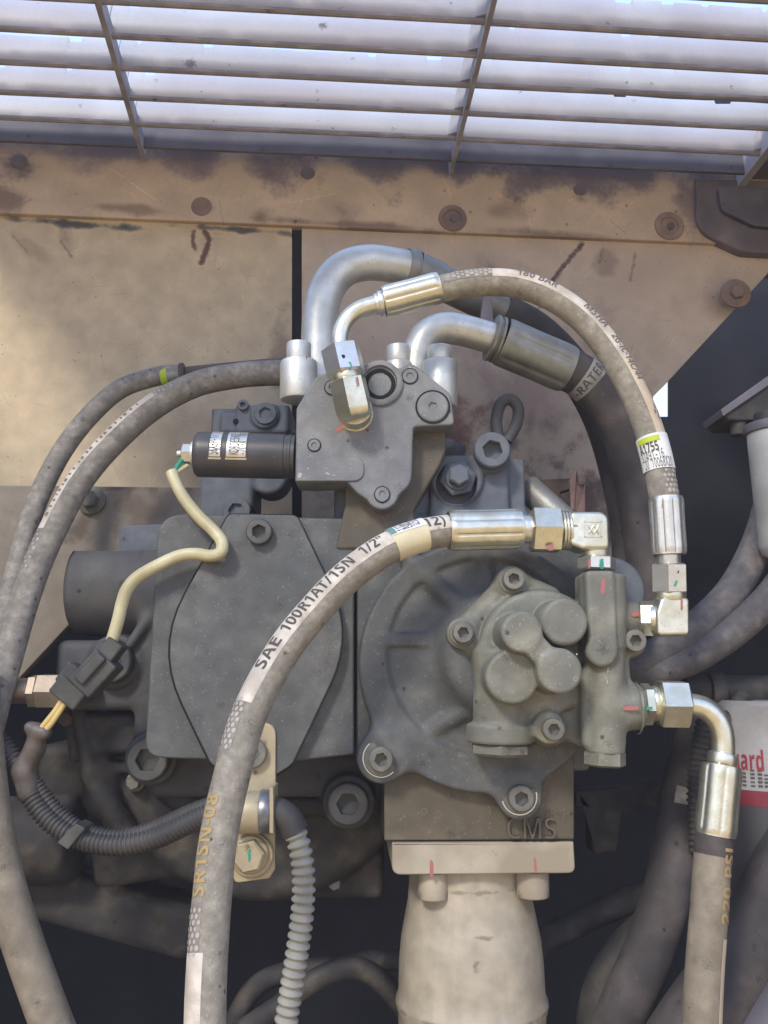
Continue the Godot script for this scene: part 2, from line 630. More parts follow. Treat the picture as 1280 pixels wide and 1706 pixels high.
func bar(x0: float, y0: float, x1: float, y1: float, z0: float, z1: float, r: float, rd: float, k: float, r2 := -1.0, cut := false) -> Lump:
	var s := kk(x0, y0, z0)
	return lr(pt(x0, y0, z0), pt(x1, y1, z1), r * s, rd * U, k * U, cut, r2 * s if r2 > 0 else -1.0)

func field(ls: Array, p: Vector3) -> float:
	var d := 1.0
	for l: Lump in ls:
		var e := l.dist(p)
		if l.cut:
			e = -e
			var hh := maxf(l.k - absf(e - d), 0.0)
			d = maxf(d, e) + hh * hh * 0.25 / maxf(l.k, 1e-9)
		else:
			var hh := maxf(l.k - absf(e - d), 0.0)
			d = minf(d, e) - hh * hh * 0.25 / maxf(l.k, 1e-9)
	return d

func cast_body(ls: Array, lo: Vector3, hi: Vector3, cell: float) -> Mb:
	const B := 8
	var bx := int(ceil((hi.x - lo.x) / cell / B))
	var by := int(ceil((hi.y - lo.y) / cell / B))
	var bz := int(ceil((hi.z - lo.z) / cell / B))
	var nx := bx * B + 1
	var ny := by * B + 1
	var nz := bz * B + 1
	var g := PackedFloat32Array()
	g.resize(nx * ny * nz)
	g.fill(1.0)
	var live := []
	var reach := cell * (B * 0.5 + 1) * sqrt(3.0)
	for k in bz:
		for j in by:
			for i in bx:
				var c := lo + Vector3(i + 0.5, j + 0.5, k + 0.5) * (B * cell)
				var near := []
				for l: Lump in ls:
					if l.dist(c) < reach + l.k + 0.002: near.append(l)
				var d := field(ls, c)
				if absf(d) > reach * 1.35:
					if d < 0.0:
						for zz in range(k * B, k * B + B + 1):
							for yy in range(j * B, j * B + B + 1):
								for xx in range(i * B, i * B + B + 1):
									if g[(zz * ny + yy) * nx + xx] == 1.0: g[(zz * ny + yy) * nx + xx] = -1.0
					continue
				live.append(Vector3i(i, j, k))
				# lumps that are all round the block still fill it
				for l: Lump in ls:
					if not near.has(l) and l.dist(c) < 0.0: near.append(l)
				var inorder := []
				for l: Lump in ls:
					if near.has(l): inorder.append(l)
				for zz in range(k * B, k * B + B + 1):
					for yy in range(j * B, j * B + B + 1):
						var at := (zz * ny + yy) * nx
						for xx in range(i * B, i * B + B + 1):
							g[at + xx] = field(inorder, lo + Vector3(xx, yy, zz) * cell)
	var mb := Mb.new()
	var where := {}
	for b: Vector3i in live:
		for zz in range(b.z * B, b.z * B + B):
			for yy in range(b.y * B, b.y * B + B):
				for xx in range(b.x * B, b.x * B + B):
					var at := (zz * ny + yy) * nx + xx
					var v0 := g[at]; var v1 := g[at + 1]; var v2 := g[at + nx]; var v3 := g[at + nx + 1]
					var up := at + nx * ny
					var v4 := g[up]; var v5 := g[up + 1]; var v6 := g[up + nx]; var v7 := g[up + nx + 1]
					var ins := int(v0 < 0) + int(v1 < 0) + int(v2 < 0) + int(v3 < 0) + int(v4 < 0) + int(v5 < 0) + int(v6 < 0) + int(v7 < 0)
					if ins == 0 or ins == 8: continue
					var q := Vector3.ZERO
					var cnt := 0
					if (v0 < 0) != (v1 < 0): q += Vector3(v0 / (v0 - v1), 0, 0); cnt += 1
					if (v2 < 0) != (v3 < 0): q += Vector3(v2 / (v2 - v3), 1, 0); cnt += 1
					if (v4 < 0) != (v5 < 0): q += Vector3(v4 / (v4 - v5), 0, 1); cnt += 1
					if (v6 < 0) != (v7 < 0): q += Vector3(v6 / (v6 - v7), 1, 1); cnt += 1
					if (v0 < 0) != (v2 < 0): q += Vector3(0, v0 / (v0 - v2), 0); cnt += 1
					if (v1 < 0) != (v3 < 0): q += Vector3(1, v1 / (v1 - v3), 0); cnt += 1
					if (v4 < 0) != (v6 < 0): q += Vector3(0, v4 / (v4 - v6), 1); cnt += 1
					if (v5 < 0) != (v7 < 0): q += Vector3(1, v5 / (v5 - v7), 1); cnt += 1
					if (v0 < 0) != (v4 < 0): q += Vector3(0, 0, v0 / (v0 - v4)); cnt += 1
					if (v1 < 0) != (v5 < 0): q += Vector3(1, 0, v1 / (v1 - v5)); cnt += 1
					if (v2 < 0) != (v6 < 0): q += Vector3(0, 1, v2 / (v2 - v6)); cnt += 1
					if (v3 < 0) != (v7 < 0): q += Vector3(1, 1, v3 / (v3 - v7)); cnt += 1
					q /= cnt
					var gr := Vector3(
						lerpf(lerpf(v1 - v0, v3 - v2, q.y), lerpf(v5 - v4, v7 - v6, q.y), q.z),
						lerpf(lerpf(v2 - v0, v3 - v1, q.x), lerpf(v6 - v4, v7 - v5, q.x), q.z),
						lerpf(lerpf(v4 - v0, v5 - v1, q.x), lerpf(v6 - v2, v7 - v3, q.x), q.y))
					where[at] = mb.add(lo + (Vector3(xx, yy, zz) + q) * cell, gr.normalized())
	for at: int in where:
		var a: int = where[at]
		var v0 := g[at]
		var sx := 1
		var sy := nx
		var sz := nx * ny
		if (v0 < 0) != (g[at + sx] < 0) and where.has(at - sy) and where.has(at - sz) and where.has(at - sy - sz):
			mb.quad(a, where[at - sy], where[at - sy - sz], where[at - sz])
		if (v0 < 0) != (g[at + sy] < 0) and where.has(at - sx) and where.has(at - sz) and where.has(at - sx - sz):
			mb.quad(a, where[at - sx], where[at - sx - sz], where[at - sz])
		if (v0 < 0) != (g[at + sz] < 0) and where.has(at - sx) and where.has(at - sy) and where.has(at - sx - sy):
			mb.quad(a, where[at - sx], where[at - sx - sy], where[at - sy])
	return mb

# ---------------------------------------------------------------- surfaces
func mottled(size: int, tone: Color, vary: float, freq: float, sd: int, dust := Color(0, 0, 0, 0), rings := 0, flecks := 0, fleck := Color(0.6, 0.6, 0.58), blots := 0, blot := Color(0.1, 0.08, 0.07)) -> ImageTexture:
	var fn := FastNoiseLite.new()
	fn.seed = sd
	fn.frequency = freq
	fn.fractal_octaves = 5
	var a := fn.get_seamless_image(size, size).get_data()
	fn.seed = sd + 50
	fn.frequency = freq * 0.35
	var b := fn.get_seamless_image(size, size).get_data()
	fn.seed = sd + 90
	fn.frequency = 0.3
	fn.fractal_octaves = 2
	var c := fn.get_seamless_image(size, size).get_data()
	var d := PackedByteArray()
	d.resize(size * size * 3)
	for i in size * size:
		var w := 1.0 + vary * ((a[i] - 128) / 128.0 * 0.7 + (c[i] - 128) / 128.0 * 0.35)
		var du := clampf((b[i] - 105) / 90.0, 0.0, 1.0) * dust.a * (0.7 + 0.6 * a[i] / 255.0)
		d[i * 3] = int(clampf(lerpf(tone.r, dust.r, du) * w, 0, 1) * 255.0)
		d[i * 3 + 1] = int(clampf(lerpf(tone.g, dust.g, du) * w, 0, 1) * 255.0)
		d[i * 3 + 2] = int(clampf(lerpf(tone.b, dust.b, du) * w, 0, 1) * 255.0)
	var im := Image.create_from_data(size, size, false, Image.FORMAT_RGB8, d)
	var g := RandomNumberGenerator.new()
	g.seed = sd
	for i in blots:
		var x := g.randf() * size
		var y := g.randf() * size
		var r := g.randf_range(1.0, 6.0)
		for k in 90:
			var q := Vector2(g.randfn() * r, g.randfn() * r)
			var p := Vector2i(posmod(int(x + q.x), size), posmod(int(y + q.y), size))
			im.set_pixelv(p, im.get_pixelv(p).lerp(blot, 0.5))
	for i in flecks:
		var x := g.randi() % size
		var y := g.randi() % size
		for k in g.randi_range(1, 5):
			var p := Vector2i(posmod(x + g.randi_range(-1, 1), size), posmod(y + g.randi_range(-1, 1), size))
			im.set_pixelv(p, im.get_pixelv(p).lerp(fleck, g.randf_range(0.2, 0.9)))
	for i in rings:
		var x := g.randf() * size
		var y := g.randf() * size
		var r := g.randf_range(2.0, 6.0)
		var st := g.randf_range(0.15, 0.5)
		for k in 40:
			if g.randf() < 0.25: continue
			var p := Vector2i(posmod(int(x + r * cos(TAU * k / 40)), size), posmod(int(y + r * sin(TAU * k / 40)), size))
			im.set_pixelv(p, im.get_pixelv(p).lerp(fleck, st))
	im.generate_mipmaps()
	return ImageTexture.create_from_image(im)

func grain(freq: float, sd: int, size := 256, oct := 4) -> ImageTexture:
	var fn := FastNoiseLite.new()
	fn.seed = sd
	fn.frequency = freq
	fn.fractal_octaves = oct
	return ImageTexture.create_from_image(fn.get_seamless_image(size, size))

func surf(tex: Texture2D, rough: float, metal := 0.0, tile := 0.15, bump: Texture2D = null, deep := 0.02, tint := Color.WHITE, spec := 0.5) -> StandardMaterial3D:
	var m := StandardMaterial3D.new()
	m.albedo_color = tint
	m.albedo_texture = tex
	m.roughness = rough
	m.metallic = metal
	m.metallic_specular = spec
	m.uv1_triplanar = true
	m.uv1_triplanar_sharpness = 4.0
	m.uv1_scale = Vector3.ONE / tile
	if bump:
		m.heightmap_enabled = true
		m.heightmap_texture = bump
		m.heightmap_scale = deep
	return m

func plain(c: Color, rough: float, metal := 0.0) -> StandardMaterial3D:
	var m := StandardMaterial3D.new()
	m.albedo_color = c
	m.roughness = rough
	m.metallic = metal
	return m

func make_materials() -> void:
	var pebble := grain(0.2, 5, 512, 3)
	var fine := grain(0.3, 6)
	var soft := grain(0.03, 7)
	M.cast = surf(mottled(512, Color(0.332, 0.338, 0.336), 0.14, 0.02, 11, Color(0.415, 0.416, 0.402, 0.6), 40, 1200, Color(0.58, 0.58, 0.56), 30, Color(0.2, 0.2, 0.2)), 0.62, 0.0, 0.15, pebble, 0.012)
	M.cast_top = surf(mottled(512, Color(0.455, 0.46, 0.468), 0.12, 0.02, 51, Color(0.525, 0.525, 0.515, 0.6), 16, 900, Color(0.66, 0.66, 0.64), 50, Color(0.24, 0.24, 0.24)), 0.58, 0.0, 0.15, pebble, 0.012)
	M.cast_gear = surf(mottled(512, Color(0.45, 0.447, 0.405), 0.13, 0.02, 52, Color(0.545, 0.535, 0.475, 0.7), 40, 900, Color(0.72, 0.71, 0.68), 60, Color(0.24, 0.235, 0.21)), 0.55, 0.0, 0.15, pebble, 0.012)
	M.cast_warm = surf(mottled(512, Color(0.35, 0.32, 0.265), 0.13, 0.02, 53, Color(0.41, 0.375, 0.31, 0.7), 16, 700, Color(0.6, 0.57, 0.5), 50, Color(0.2, 0.185, 0.16)), 0.6, 0.0, 0.15, pebble, 0.012)
	M.cast_blue = surf(mottled(512, Color(0.36, 0.382, 0.415), 0.12, 0.02, 12, Color(0.44, 0.455, 0.475, 0.55), 14, 500, Color(0.5, 0.5, 0.5), 20, Color(0.18, 0.18, 0.19)), 0.6, 0.0, 0.15, pebble, 0.012)
	M.cast_dark = surf(mottled(512, Color(0.295, 0.295, 0.3), 0.14, 0.02, 13, Color(0.35, 0.34, 0.32, 0.6), 0, 60, Color(0.4, 0.38, 0.36), 20, Color(0.1, 0.1, 0.1)), 0.7, 0.0, 0.15, pebble, 0.015)
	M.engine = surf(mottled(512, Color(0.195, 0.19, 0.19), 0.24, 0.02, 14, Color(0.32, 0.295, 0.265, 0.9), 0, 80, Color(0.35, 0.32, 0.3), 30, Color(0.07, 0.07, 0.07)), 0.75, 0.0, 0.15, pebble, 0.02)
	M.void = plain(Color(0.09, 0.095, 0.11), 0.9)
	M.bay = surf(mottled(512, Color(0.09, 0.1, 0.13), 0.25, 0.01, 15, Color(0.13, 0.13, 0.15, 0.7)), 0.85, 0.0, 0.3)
	M.bolt = surf(mottled(256, Color(0.3, 0.3, 0.295), 0.15, 0.03, 16, Color(0.42, 0.4, 0.37, 0.6)), 0.5, 0.25, 0.08, fine, 0.012)
	M.bolt_dusty = surf(mottled(256, Color(0.44, 0.435, 0.41), 0.15, 0.03, 17, Color(0.54, 0.52, 0.47, 0.6)), 0.6, 0.2, 0.08, fine, 0.012)
	M.zinc = surf(mottled(512, Color(0.88, 0.875, 0.85), 0.07, 0.03, 18, Color(0.8, 0.78, 0.72, 0.5), 0, 120, Color(0.4, 0.36, 0.3)), 0.36, 0.9, 0.1, fine, 0.006)
	M.zinc_gold = surf(mottled(512, Color(0.88, 0.87, 0.8), 0.09, 0.03, 19, Color(0.8, 0.765, 0.65, 0.7), 0, 120, Color(0.45, 0.38, 0.28)), 0.34, 0.9, 0.1, fine, 0.006)
	M.steel = surf(mottled(512, Color(0.86, 0.86, 0.835), 0.08, 0.02, 20, Color(0.76, 0.75, 0.7, 0.7), 0, 300, Color(0.45, 0.43, 0.38)), 0.46, 0.6, 0.13, fine, 0.01)
	M.steel_dull = surf(mottled(512, Color(0.58, 0.58, 0.55), 0.12, 0.02, 21, Color(0.5, 0.48, 0.44, 0.8), 0, 200, Color(0.36, 0.34, 0.3)), 0.5, 0.5, 0.13, fine, 0.015)
	M.rubber = surf(mottled(512, Color(0.545, 0.515, 0.46), 0.15, 0.05, 22, Color(0.65, 0.62, 0.56, 0.6), 6, 1400, Color(0.78, 0.74, 0.7), 60, Color(0.3, 0.27, 0.25)), 0.85, 0.0, 0.12, fine, 0.02)
	M.rubber_mid = surf(mottled(512, Color(0.34, 0.33, 0.34), 0.2, 0.03, 45, Color(0.44, 0.42, 0.415, 0.8), 0, 300, Color(0.62, 0.6, 0.58), 60, Color(0.22, 0.2, 0.2)), 0.85, 0.0, 0.12, fine, 0.02)
	M.rubber_grey = surf(mottled(512, Color(0.52, 0.495, 0.46), 0.17, 0.05, 23, Color(0.64, 0.61, 0.565, 0.7), 0, 900, Color(0.66, 0.62, 0.58), 60, Color(0.22, 0.2, 0.2)), 0.85, 0.0, 0.12, fine, 0.02)
	M.rubber_dark = surf(mottled(512, Color(0.24, 0.225, 0.225), 0.22, 0.015, 24, Color(0.36, 0.325, 0.31, 0.7), 0, 160, Color(0.5, 0.46, 0.43), 40, Color(0.12, 0.12, 0.12)), 0.85, 0.0, 0.15, fine, 0.02)
	M.rubber_tan = surf(mottled(512, Color(0.51, 0.47, 0.405), 0.14, 0.03, 25, Color(0.57, 0.53, 0.46, 0.7), 0, 160, Color(0.7, 0.66, 0.58), 40, Color(0.34, 0.31, 0.27)), 0.85, 0.0, 0.15, fine, 0.02)
	M.stripe = surf(mottled(512, Color(0.83, 0.79, 0.73), 0.1, 0.03, 26, Color(0.7, 0.655, 0.595, 0.8), 0, 200, Color(0.5, 0.45, 0.4), 30, Color(0.45, 0.4, 0.36)), 0.8, 0.0, 0.1)
	M.stripe_tan = surf(mottled(256, Color(0.8, 0.74, 0.64), 0.08, 0.03, 27, Color(0.74, 0.65, 0.55, 0.7)), 0.8, 0.0, 0.1)
	M.ink = plain(Color(0.33, 0.31, 0.29), 0.8)
	M.ink_soft = plain(Color(0.45, 0.41, 0.38), 0.8)
	M.ink_gold = plain(Color(0.68, 0.575, 0.38), 0.8)
	M.dots = plain(Color(0.7, 0.665, 0.62), 0.8)
	M.brass = surf(mottled(256, Color(0.66, 0.6, 0.52), 0.12, 0.03, 46, Color(0.52, 0.46, 0.39, 0.8)), 0.5, 0.4, 0.08, fine, 0.01)
	M.band = surf(mottled(256, Color(0.6, 0.59, 0.565), 0.14, 0.03, 47, Color(0.45, 0.43, 0.41, 0.8)), 0.8, 0.0, 0.06)
	M.paper = surf(mottled(256, Color(0.9, 0.9, 0.89), 0.05, 0.03, 28), 0.6, 0.0, 0.1)
	M.paper_cream = surf(mottled(256, Color(0.86, 0.81, 0.66), 0.05, 0.03, 29), 0.5, 0.0, 0.1)
	M.lime = plain(Color(0.72, 0.79, 0.2), 0.6)
	M.teal = plain(Color(0.42, 0.55, 0.53), 0.6)
	M.chip = plain(Color(0.66, 0.66, 0.64), 0.6)
	M.red = plain(Color(0.66, 0.42, 0.4), 0.75)
	M.green = plain(Color(0.2, 0.58, 0.46), 0.75)
	M.foil = surf(mottled(256, Color(0.86, 0.85, 0.82), 0.08, 0.03, 30, Color(0.8, 0.74, 0.62, 0.5)), 0.35, 0.8, 0.05)
	M.cream = surf(mottled(512, Color(0.7, 0.66, 0.585), 0.07, 0.015, 31, Color(0.6, 0.555, 0.48, 0.9), 0, 90, Color(0.4, 0.35, 0.3), 22, Color(0.42, 0.36, 0.3)), 0.55, 0.0, 0.17, soft, 0.02)
	M.bracket = surf(mottled(512, Color(0.72, 0.67, 0.56), 0.07, 0.02, 32, Color(0.64, 0.58, 0.46, 0.6), 0, 100, Color(0.3, 0.27, 0.22), 30, Color(0.32, 0.28, 0.22)), 0.5, 0.3, 0.12, fine, 0.01)
	M.cable = surf(mottled(256, Color(0.8, 0.77, 0.62), 0.1, 0.02, 33, Color(0.68, 0.63, 0.47, 0.7)), 0.45, 0.0, 0.08)
	M.plastic = surf(mottled(256, Color(0.25, 0.25, 0.245), 0.15, 0.02, 34, Color(0.36, 0.35, 0.32, 0.6)), 0.6, 0.0, 0.1)
	M.loom = surf(mottled(256, Color(0.24, 0.235, 0.23), 0.15, 0.02, 35, Color(0.34, 0.32, 0.3, 0.6)), 0.55, 0.0, 0.1)
	M.loom_grey = surf(mottled(256, Color(0.62, 0.61, 0.57), 0.14, 0.02, 36, Color(0.5, 0.485, 0.45, 0.7)), 0.7, 0.0, 0.1)
	M.slat = surf(mottled(512, Color(0.72, 0.72, 0.745), 0.07, 0.012, 37, Color(0.63, 0.615, 0.64, 0.9), 0, 90, Color(0.4, 0.38, 0.4), 0, Color(0.42, 0.4, 0.43)), 0.5, 0.0, 0.43)
	M.slats = []
	for k in 5:
		var sm: StandardMaterial3D = M.slat.duplicate()
		sm.albedo_texture = mottled(512, Color(0.8 - 0.012 * k, 0.8 - 0.012 * k, 0.81 - 0.01 * k), 0.06, 0.012, 137 + k, Color(0.74, 0.725, 0.745, 0.9), 0, 60, Color(0.4, 0.38, 0.4), 5, Color(0.45, 0.43, 0.45))
		sm.uv1_offset = Vector3(0.17 * k, 0.31 * k, 0.23 * k)
		M.slats.append(sm)
	M.slat_dark = surf(mottled(512, Color(0.6, 0.585, 0.61), 0.16, 0.02, 38, Color(0.7, 0.68, 0.71, 0.8), 0, 40, Color(0.2, 0.19, 0.2), 30, Color(0.25, 0.23, 0.26)), 0.65, 0.0, 0.2)
	M.rail = surf(mottled(512, Color(0.4, 0.39, 0.42), 0.2, 0.012, 39, Color(0.28, 0.27, 0.3, 0.9), 0, 40, Color(0.2, 0.2, 0.2), 40, Color(0.3, 0.29, 0.33)), 0.6, 0.0, 0.25)
	M.gusset = surf(mottled(512, Color(0.42, 0.385, 0.395), 0.16, 0.012, 40, Color(0.52, 0.475, 0.475, 0.8)), 0.65, 0.0, 0.2)
	M.rusty = surf(mottled(256, Color(0.4, 0.335, 0.31), 0.25, 0.02, 41, Color(0.5, 0.41, 0.36, 0.6)), 0.75, 0.2, 0.1, fine, 0.02)
	M.tan_metal = surf(mottled(256, Color(0.6, 0.5, 0.43), 0.15, 0.02, 44, Color(0.48, 0.4, 0.37, 0.7)), 0.65, 0.0, 0.1)
	M.filter = surf(mottled(256, Color(0.66, 0.66, 0.67), 0.1, 0.015, 42, Color(0.5, 0.49, 0.48, 0.8)), 0.45, 0.0, 0.2)
	M.filter_dark = surf(mottled(256, Color(0.3, 0.3, 0.31), 0.12, 0.015, 43), 0.5, 0.0, 0.2)
	M.gold_wire = plain(Color(0.85, 0.75, 0.5), 0.4)

# a painted sheet with stains, painted shade and highlight lines where they are: blots [x, y, rx, ry, turn, colour, strength] and runs [colour, strength, width, x, y, x, y ...]
func stained_shaded(T: Transform3D, x0: float, y0: float, x1: float, y1: float, tone: Color, vary: float, sd: int, blots: Array, runs: Array, rough := 0.6) -> StandardMaterial3D:
	var a := pl(x0, y0, T)
	var b := pl(x1, y1, T)
	var lo := Vector2(minf(a.x, b.x), minf(a.y, b.y))
	var hi := Vector2(maxf(a.x, b.x), maxf(a.y, b.y))
	var per := (x1 - x0) / (hi.x - lo.x)      # seen pixels to a metre
	var w := 1024
	var h := int(clampf(1024.0 * (hi.y - lo.y) / (hi.x - lo.x), 64, 1024))
	var res := w / (hi.x - lo.x)
	var fn := FastNoiseLite.new()
	fn.seed = sd
	fn.frequency = 0.012
	fn.fractal_octaves = 5
	var A := fn.get_image(w, h).get_data()
	fn.seed = sd + 7
	fn.frequency = 0.15
	fn.fractal_octaves = 2
	var C := fn.get_image(w, h).get_data()
	var d := PackedByteArray()
	d.resize(w * h * 3)
	for i in w * h:
		var k := 1.0 + vary * ((A[i] - 128) / 128.0 + 0.3 * (C[i] - 128) / 128.0)
		d[i * 3] = int(clampf(tone.r * k, 0, 1) * 255)
		d[i * 3 + 1] = int(clampf(tone.g * k, 0, 1) * 255)
		d[i * 3 + 2] = int(clampf(tone.b * k, 0, 1) * 255)
	for q in blots:
		var c := pl(q[0], q[1], T)
		var ci := Vector2((c.x - lo.x) * res, (hi.y - c.y) * res)
		var rx: float = q[2] / per * res
		var ry: float = q[3] / per * res
		var cs := cos(deg_to_rad(q[4]))
		var sn := sin(deg_to_rad(q[4]))
		var col: Color = q[5]
		var bigr := maxf(rx, ry) * 1.3
		for yy in range(maxi(0, int(ci.y - bigr)), mini(h, int(ci.y + bigr))):
			for xx in range(maxi(0, int(ci.x - bigr)), mini(w, int(ci.x + bigr))):
				var dx := xx - ci.x
				var dy := yy - ci.y
				var u := (dx * cs + dy * sn) / rx
				var v := (-dx * sn + dy * cs) / ry
				var i := yy * w + xx
				var e := 1.0 - sqrt(u * u + v * v) + (A[i] - 128) / 128.0 * 0.7 + (C[i] - 128) / 128.0 * 0.12
				if e <= 0.0: continue
				var k: float = q[6] * smoothstep(0.0, 0.95, e)
				d[i * 3] = int(lerpf(d[i * 3], col.r * 255, k))
				d[i * 3 + 1] = int(lerpf(d[i * 3 + 1], col.g * 255, k))
				d[i * 3 + 2] = int(lerpf(d[i * 3 + 2], col.b * 255, k))
	var g := RandomNumberGenerator.new()      # fine scratches, specks of dirt and rust
	g.seed = sd
	for i in int(150.0 * h / 1024.0) + 10:
		var c := Vector2(g.randf() * w, g.randf() * h)
		var dir := Vector2.from_angle(g.randfn() * 0.5 + (PI / 2 if g.randf() < 0.5 else 0.0))
		var lon := g.randf_range(3, 60)
		var lift := 1.22 if g.randf() < 0.45 else 0.74
		for k in int(lon):
			var q := c + dir * k + Vector2(g.randfn(), g.randfn()) * 0.25
			if q.x < 0 or q.y < 0 or q.x >= w or q.y >= h: break
			var o := (int(q.y) * w + int(q.x)) * 3
			for e in 3: d[o + e] = int(clampf(d[o + e] * lerpf(1.0, lift, g.randf()), 0, 255))
	for i in int(300.0 * h / 1024.0) + 20:
		var c := Vector2(g.randf() * w, g.randf() * h)
		var r := minf(absf(g.randfn()) * 0.9 + 0.4, 2.2)
		var lift := g.randf_range(0.68, 0.92)
		for yy in range(maxi(0, int(c.y - r)), mini(h, int(c.y + r) + 1)):
			for xx in range(maxi(0, int(c.x - r)), mini(w, int(c.x + r) + 1)):
				if Vector2(xx, yy).distance_to(c) > r: continue
				var o := (yy * w + xx) * 3
				d[o] = int(d[o] * lift); d[o + 1] = int(d[o + 1] * lift * 0.95); d[o + 2] = int(d[o + 2] * lift * 0.9)
	for q in runs:
		var col: Color = q[0]
		for s in range(3, q.size() - 3, 2):
			var p0 := pl(q[s], q[s + 1], T)
			var p1 := pl(q[s + 2], q[s + 3], T)
			var n := int(p0.distance_to(p1) * res) + 1
			for t in n:
				var c := p0.lerp(p1, float(t) / n)
				var r: float = q[2] / per * res * rng.randf_range(0.3, 1.1)
				var ci := Vector2((c.x - lo.x) * res + rng.randfn() * 1.6, (hi.y - c.y) * res + rng.randfn())
				for yy in range(maxi(0, int(ci.y - r)), mini(h, int(ci.y + r) + 1)):
					for xx in range(maxi(0, int(ci.x - r)), mini(w, int(ci.x + r) + 1)):
						if Vector2(xx, yy).distance_to(ci) > r: continue
						var i := yy * w + xx
						var k: float = q[1] * 0.22
						d[i * 3] = int(lerpf(d[i * 3], col.r * 255, k))
						d[i * 3 + 1] = int(lerpf(d[i * 3 + 1], col.g * 255, k))
						d[i * 3 + 2] = int(lerpf(d[i * 3 + 2], col.b * 255, k))
	var m := StandardMaterial3D.new()
	m.albedo_texture = ImageTexture.create_from_image(Image.create_from_data(w, h, false, Image.FORMAT_RGB8, d))
	m.uv1_scale = Vector3(1.0 / (hi.x - lo.x), -1.0 / (hi.y - lo.y), 1)
	m.uv1_offset = Vector3(-lo.x / (hi.x - lo.x), hi.y / (hi.y - lo.y), 0)
	m.roughness = rough
	m.heightmap_enabled = false
	return m

func drum(tone: Color, sd: int, blots: Array) -> StandardMaterial3D:   # grime round a turned part: u round the axis, v along it (0 at the lower end)
	var w := 1024
	var h := 512
	var fn := FastNoiseLite.new()
	fn.seed = sd
	fn.frequency = 0.012
	fn.fractal_octaves = 5
	var A := fn.get_seamless_image(w, h).get_data()
	fn.seed = sd + 3
	fn.frequency = 0.04
	var B := fn.get_seamless_image(w, h).get_data()
	var d := PackedByteArray()
	d.resize(w * h * 3)
	for y in h:
		for x in w:
			var i := y * w + x
			var streak := (B[(y / 14 + 40) * w + x] - 128) / 128.0
			var k := 1.0 + 0.1 * (A[i] - 128) / 128.0 + 0.022 * streak
			var dirt := 0.0
			for q in blots:
				var dx: float = (float(x) / w - q[0]) / q[2]
				var dy: float = (float(y) / h - q[1]) / q[3]
				var e := 1.0 - sqrt(dx * dx + dy * dy) + (A[i] - 128) / 128.0 * 0.8 + (B[i] - 128) / 128.0 * 0.7
				if e > 0.0: dirt = maxf(dirt, q[4] * smoothstep(0.0, 0.9, e))
			k *= 1.0 - dirt
			d[i * 3] = int(clampf(tone.r * k, 0, 1) * 255)
			d[i * 3 + 1] = int(clampf(tone.g * k * (1.0 - 0.05 * dirt), 0, 1) * 255)
			d[i * 3 + 2] = int(clampf(tone.b * k * (1.0 - 0.12 * dirt), 0, 1) * 255)
	var m := StandardMaterial3D.new()
	m.albedo_texture = ImageTexture.create_from_image(Image.create_from_data(w, h, false, Image.FORMAT_RGB8, d))
	m.roughness = 0.5
	return m

func _ready() -> void:
	rng.seed = 7
	bold = SystemFont.new(); bold.font_names = PackedStringArray(["Droid Sans"]); bold.font_weight = 700
	sans = SystemFont.new(); sans.font_names = PackedStringArray(["Droid Sans"])
	mono = SystemFont.new(); mono.font_names = PackedStringArray(["Droid Sans Mono"])
	# camera, sky, soft sun
	var cam := Camera3D.new()
	cam.name = "camera"
	cam.position = eye
	cam.rotation = Vector3(tilt, 0, 0)
	cam.fov = rad_to_deg(2.0 * atan(853.0 / FOCAL))
	cam.near = 0.02
	cam.far = 500.0
	add_child(cam)
	cam.current = true
	var env := Environment.new()
	env.background_mode = Environment.BG_SKY
	var sky := ProceduralSkyMaterial.new()
	sky.sky_top_color = Color(0.62, 0.75, 0.98)
	sky.sky_horizon_color = Color(0.92, 0.94, 0.98)
	sky.sky_curve = 0.25
	sky.ground_bottom_color = Color(0.69, 0.6, 0.44)
	sky.ground_horizon_color = Color(0.73, 0.645, 0.49)
	sky.sky_energy_multiplier = 1.0
	env.sky = Sky.new()
	env.sky.sky_material = sky
	env.tonemap_mode = Environment.TONE_MAPPER_LINEAR
	env.tonemap_exposure = 1.84
	env.fog_enabled = true
	env.fog_density = 0.05
	env.fog_light_color = Color(0.9, 0.9, 0.95)
	env.sdfgi_enabled = true
	env.ssao_enabled = true
	env.ssil_enabled = true
	var we := WorldEnvironment.new()
	we.name = "world"
	we.environment = env
	add_child(we)
	var sun := DirectionalLight3D.new()
	sun.name = "sun"
	sun.light_energy = 0.45
	sun.light_angular_distance = 10.0
	sun.light_color = Color(1.0, 0.97, 0.92)
	sun.shadow_enabled = true
	add_child(sun)
	sun.look_at_from_position(Vector3(-0.5, 0.85, 1.0), Vector3.ZERO)
	make_materials()
	build_bay()
	build_grille()
	build_pump()
	build_regulator()
	build_gear_pump()
	build_rear_valves()
	build_tubes()
	build_pipe()
	build_hoses()
	build_harness()
	build_right_side()

# ================================================================ the bay
var wall_T: Transform3D

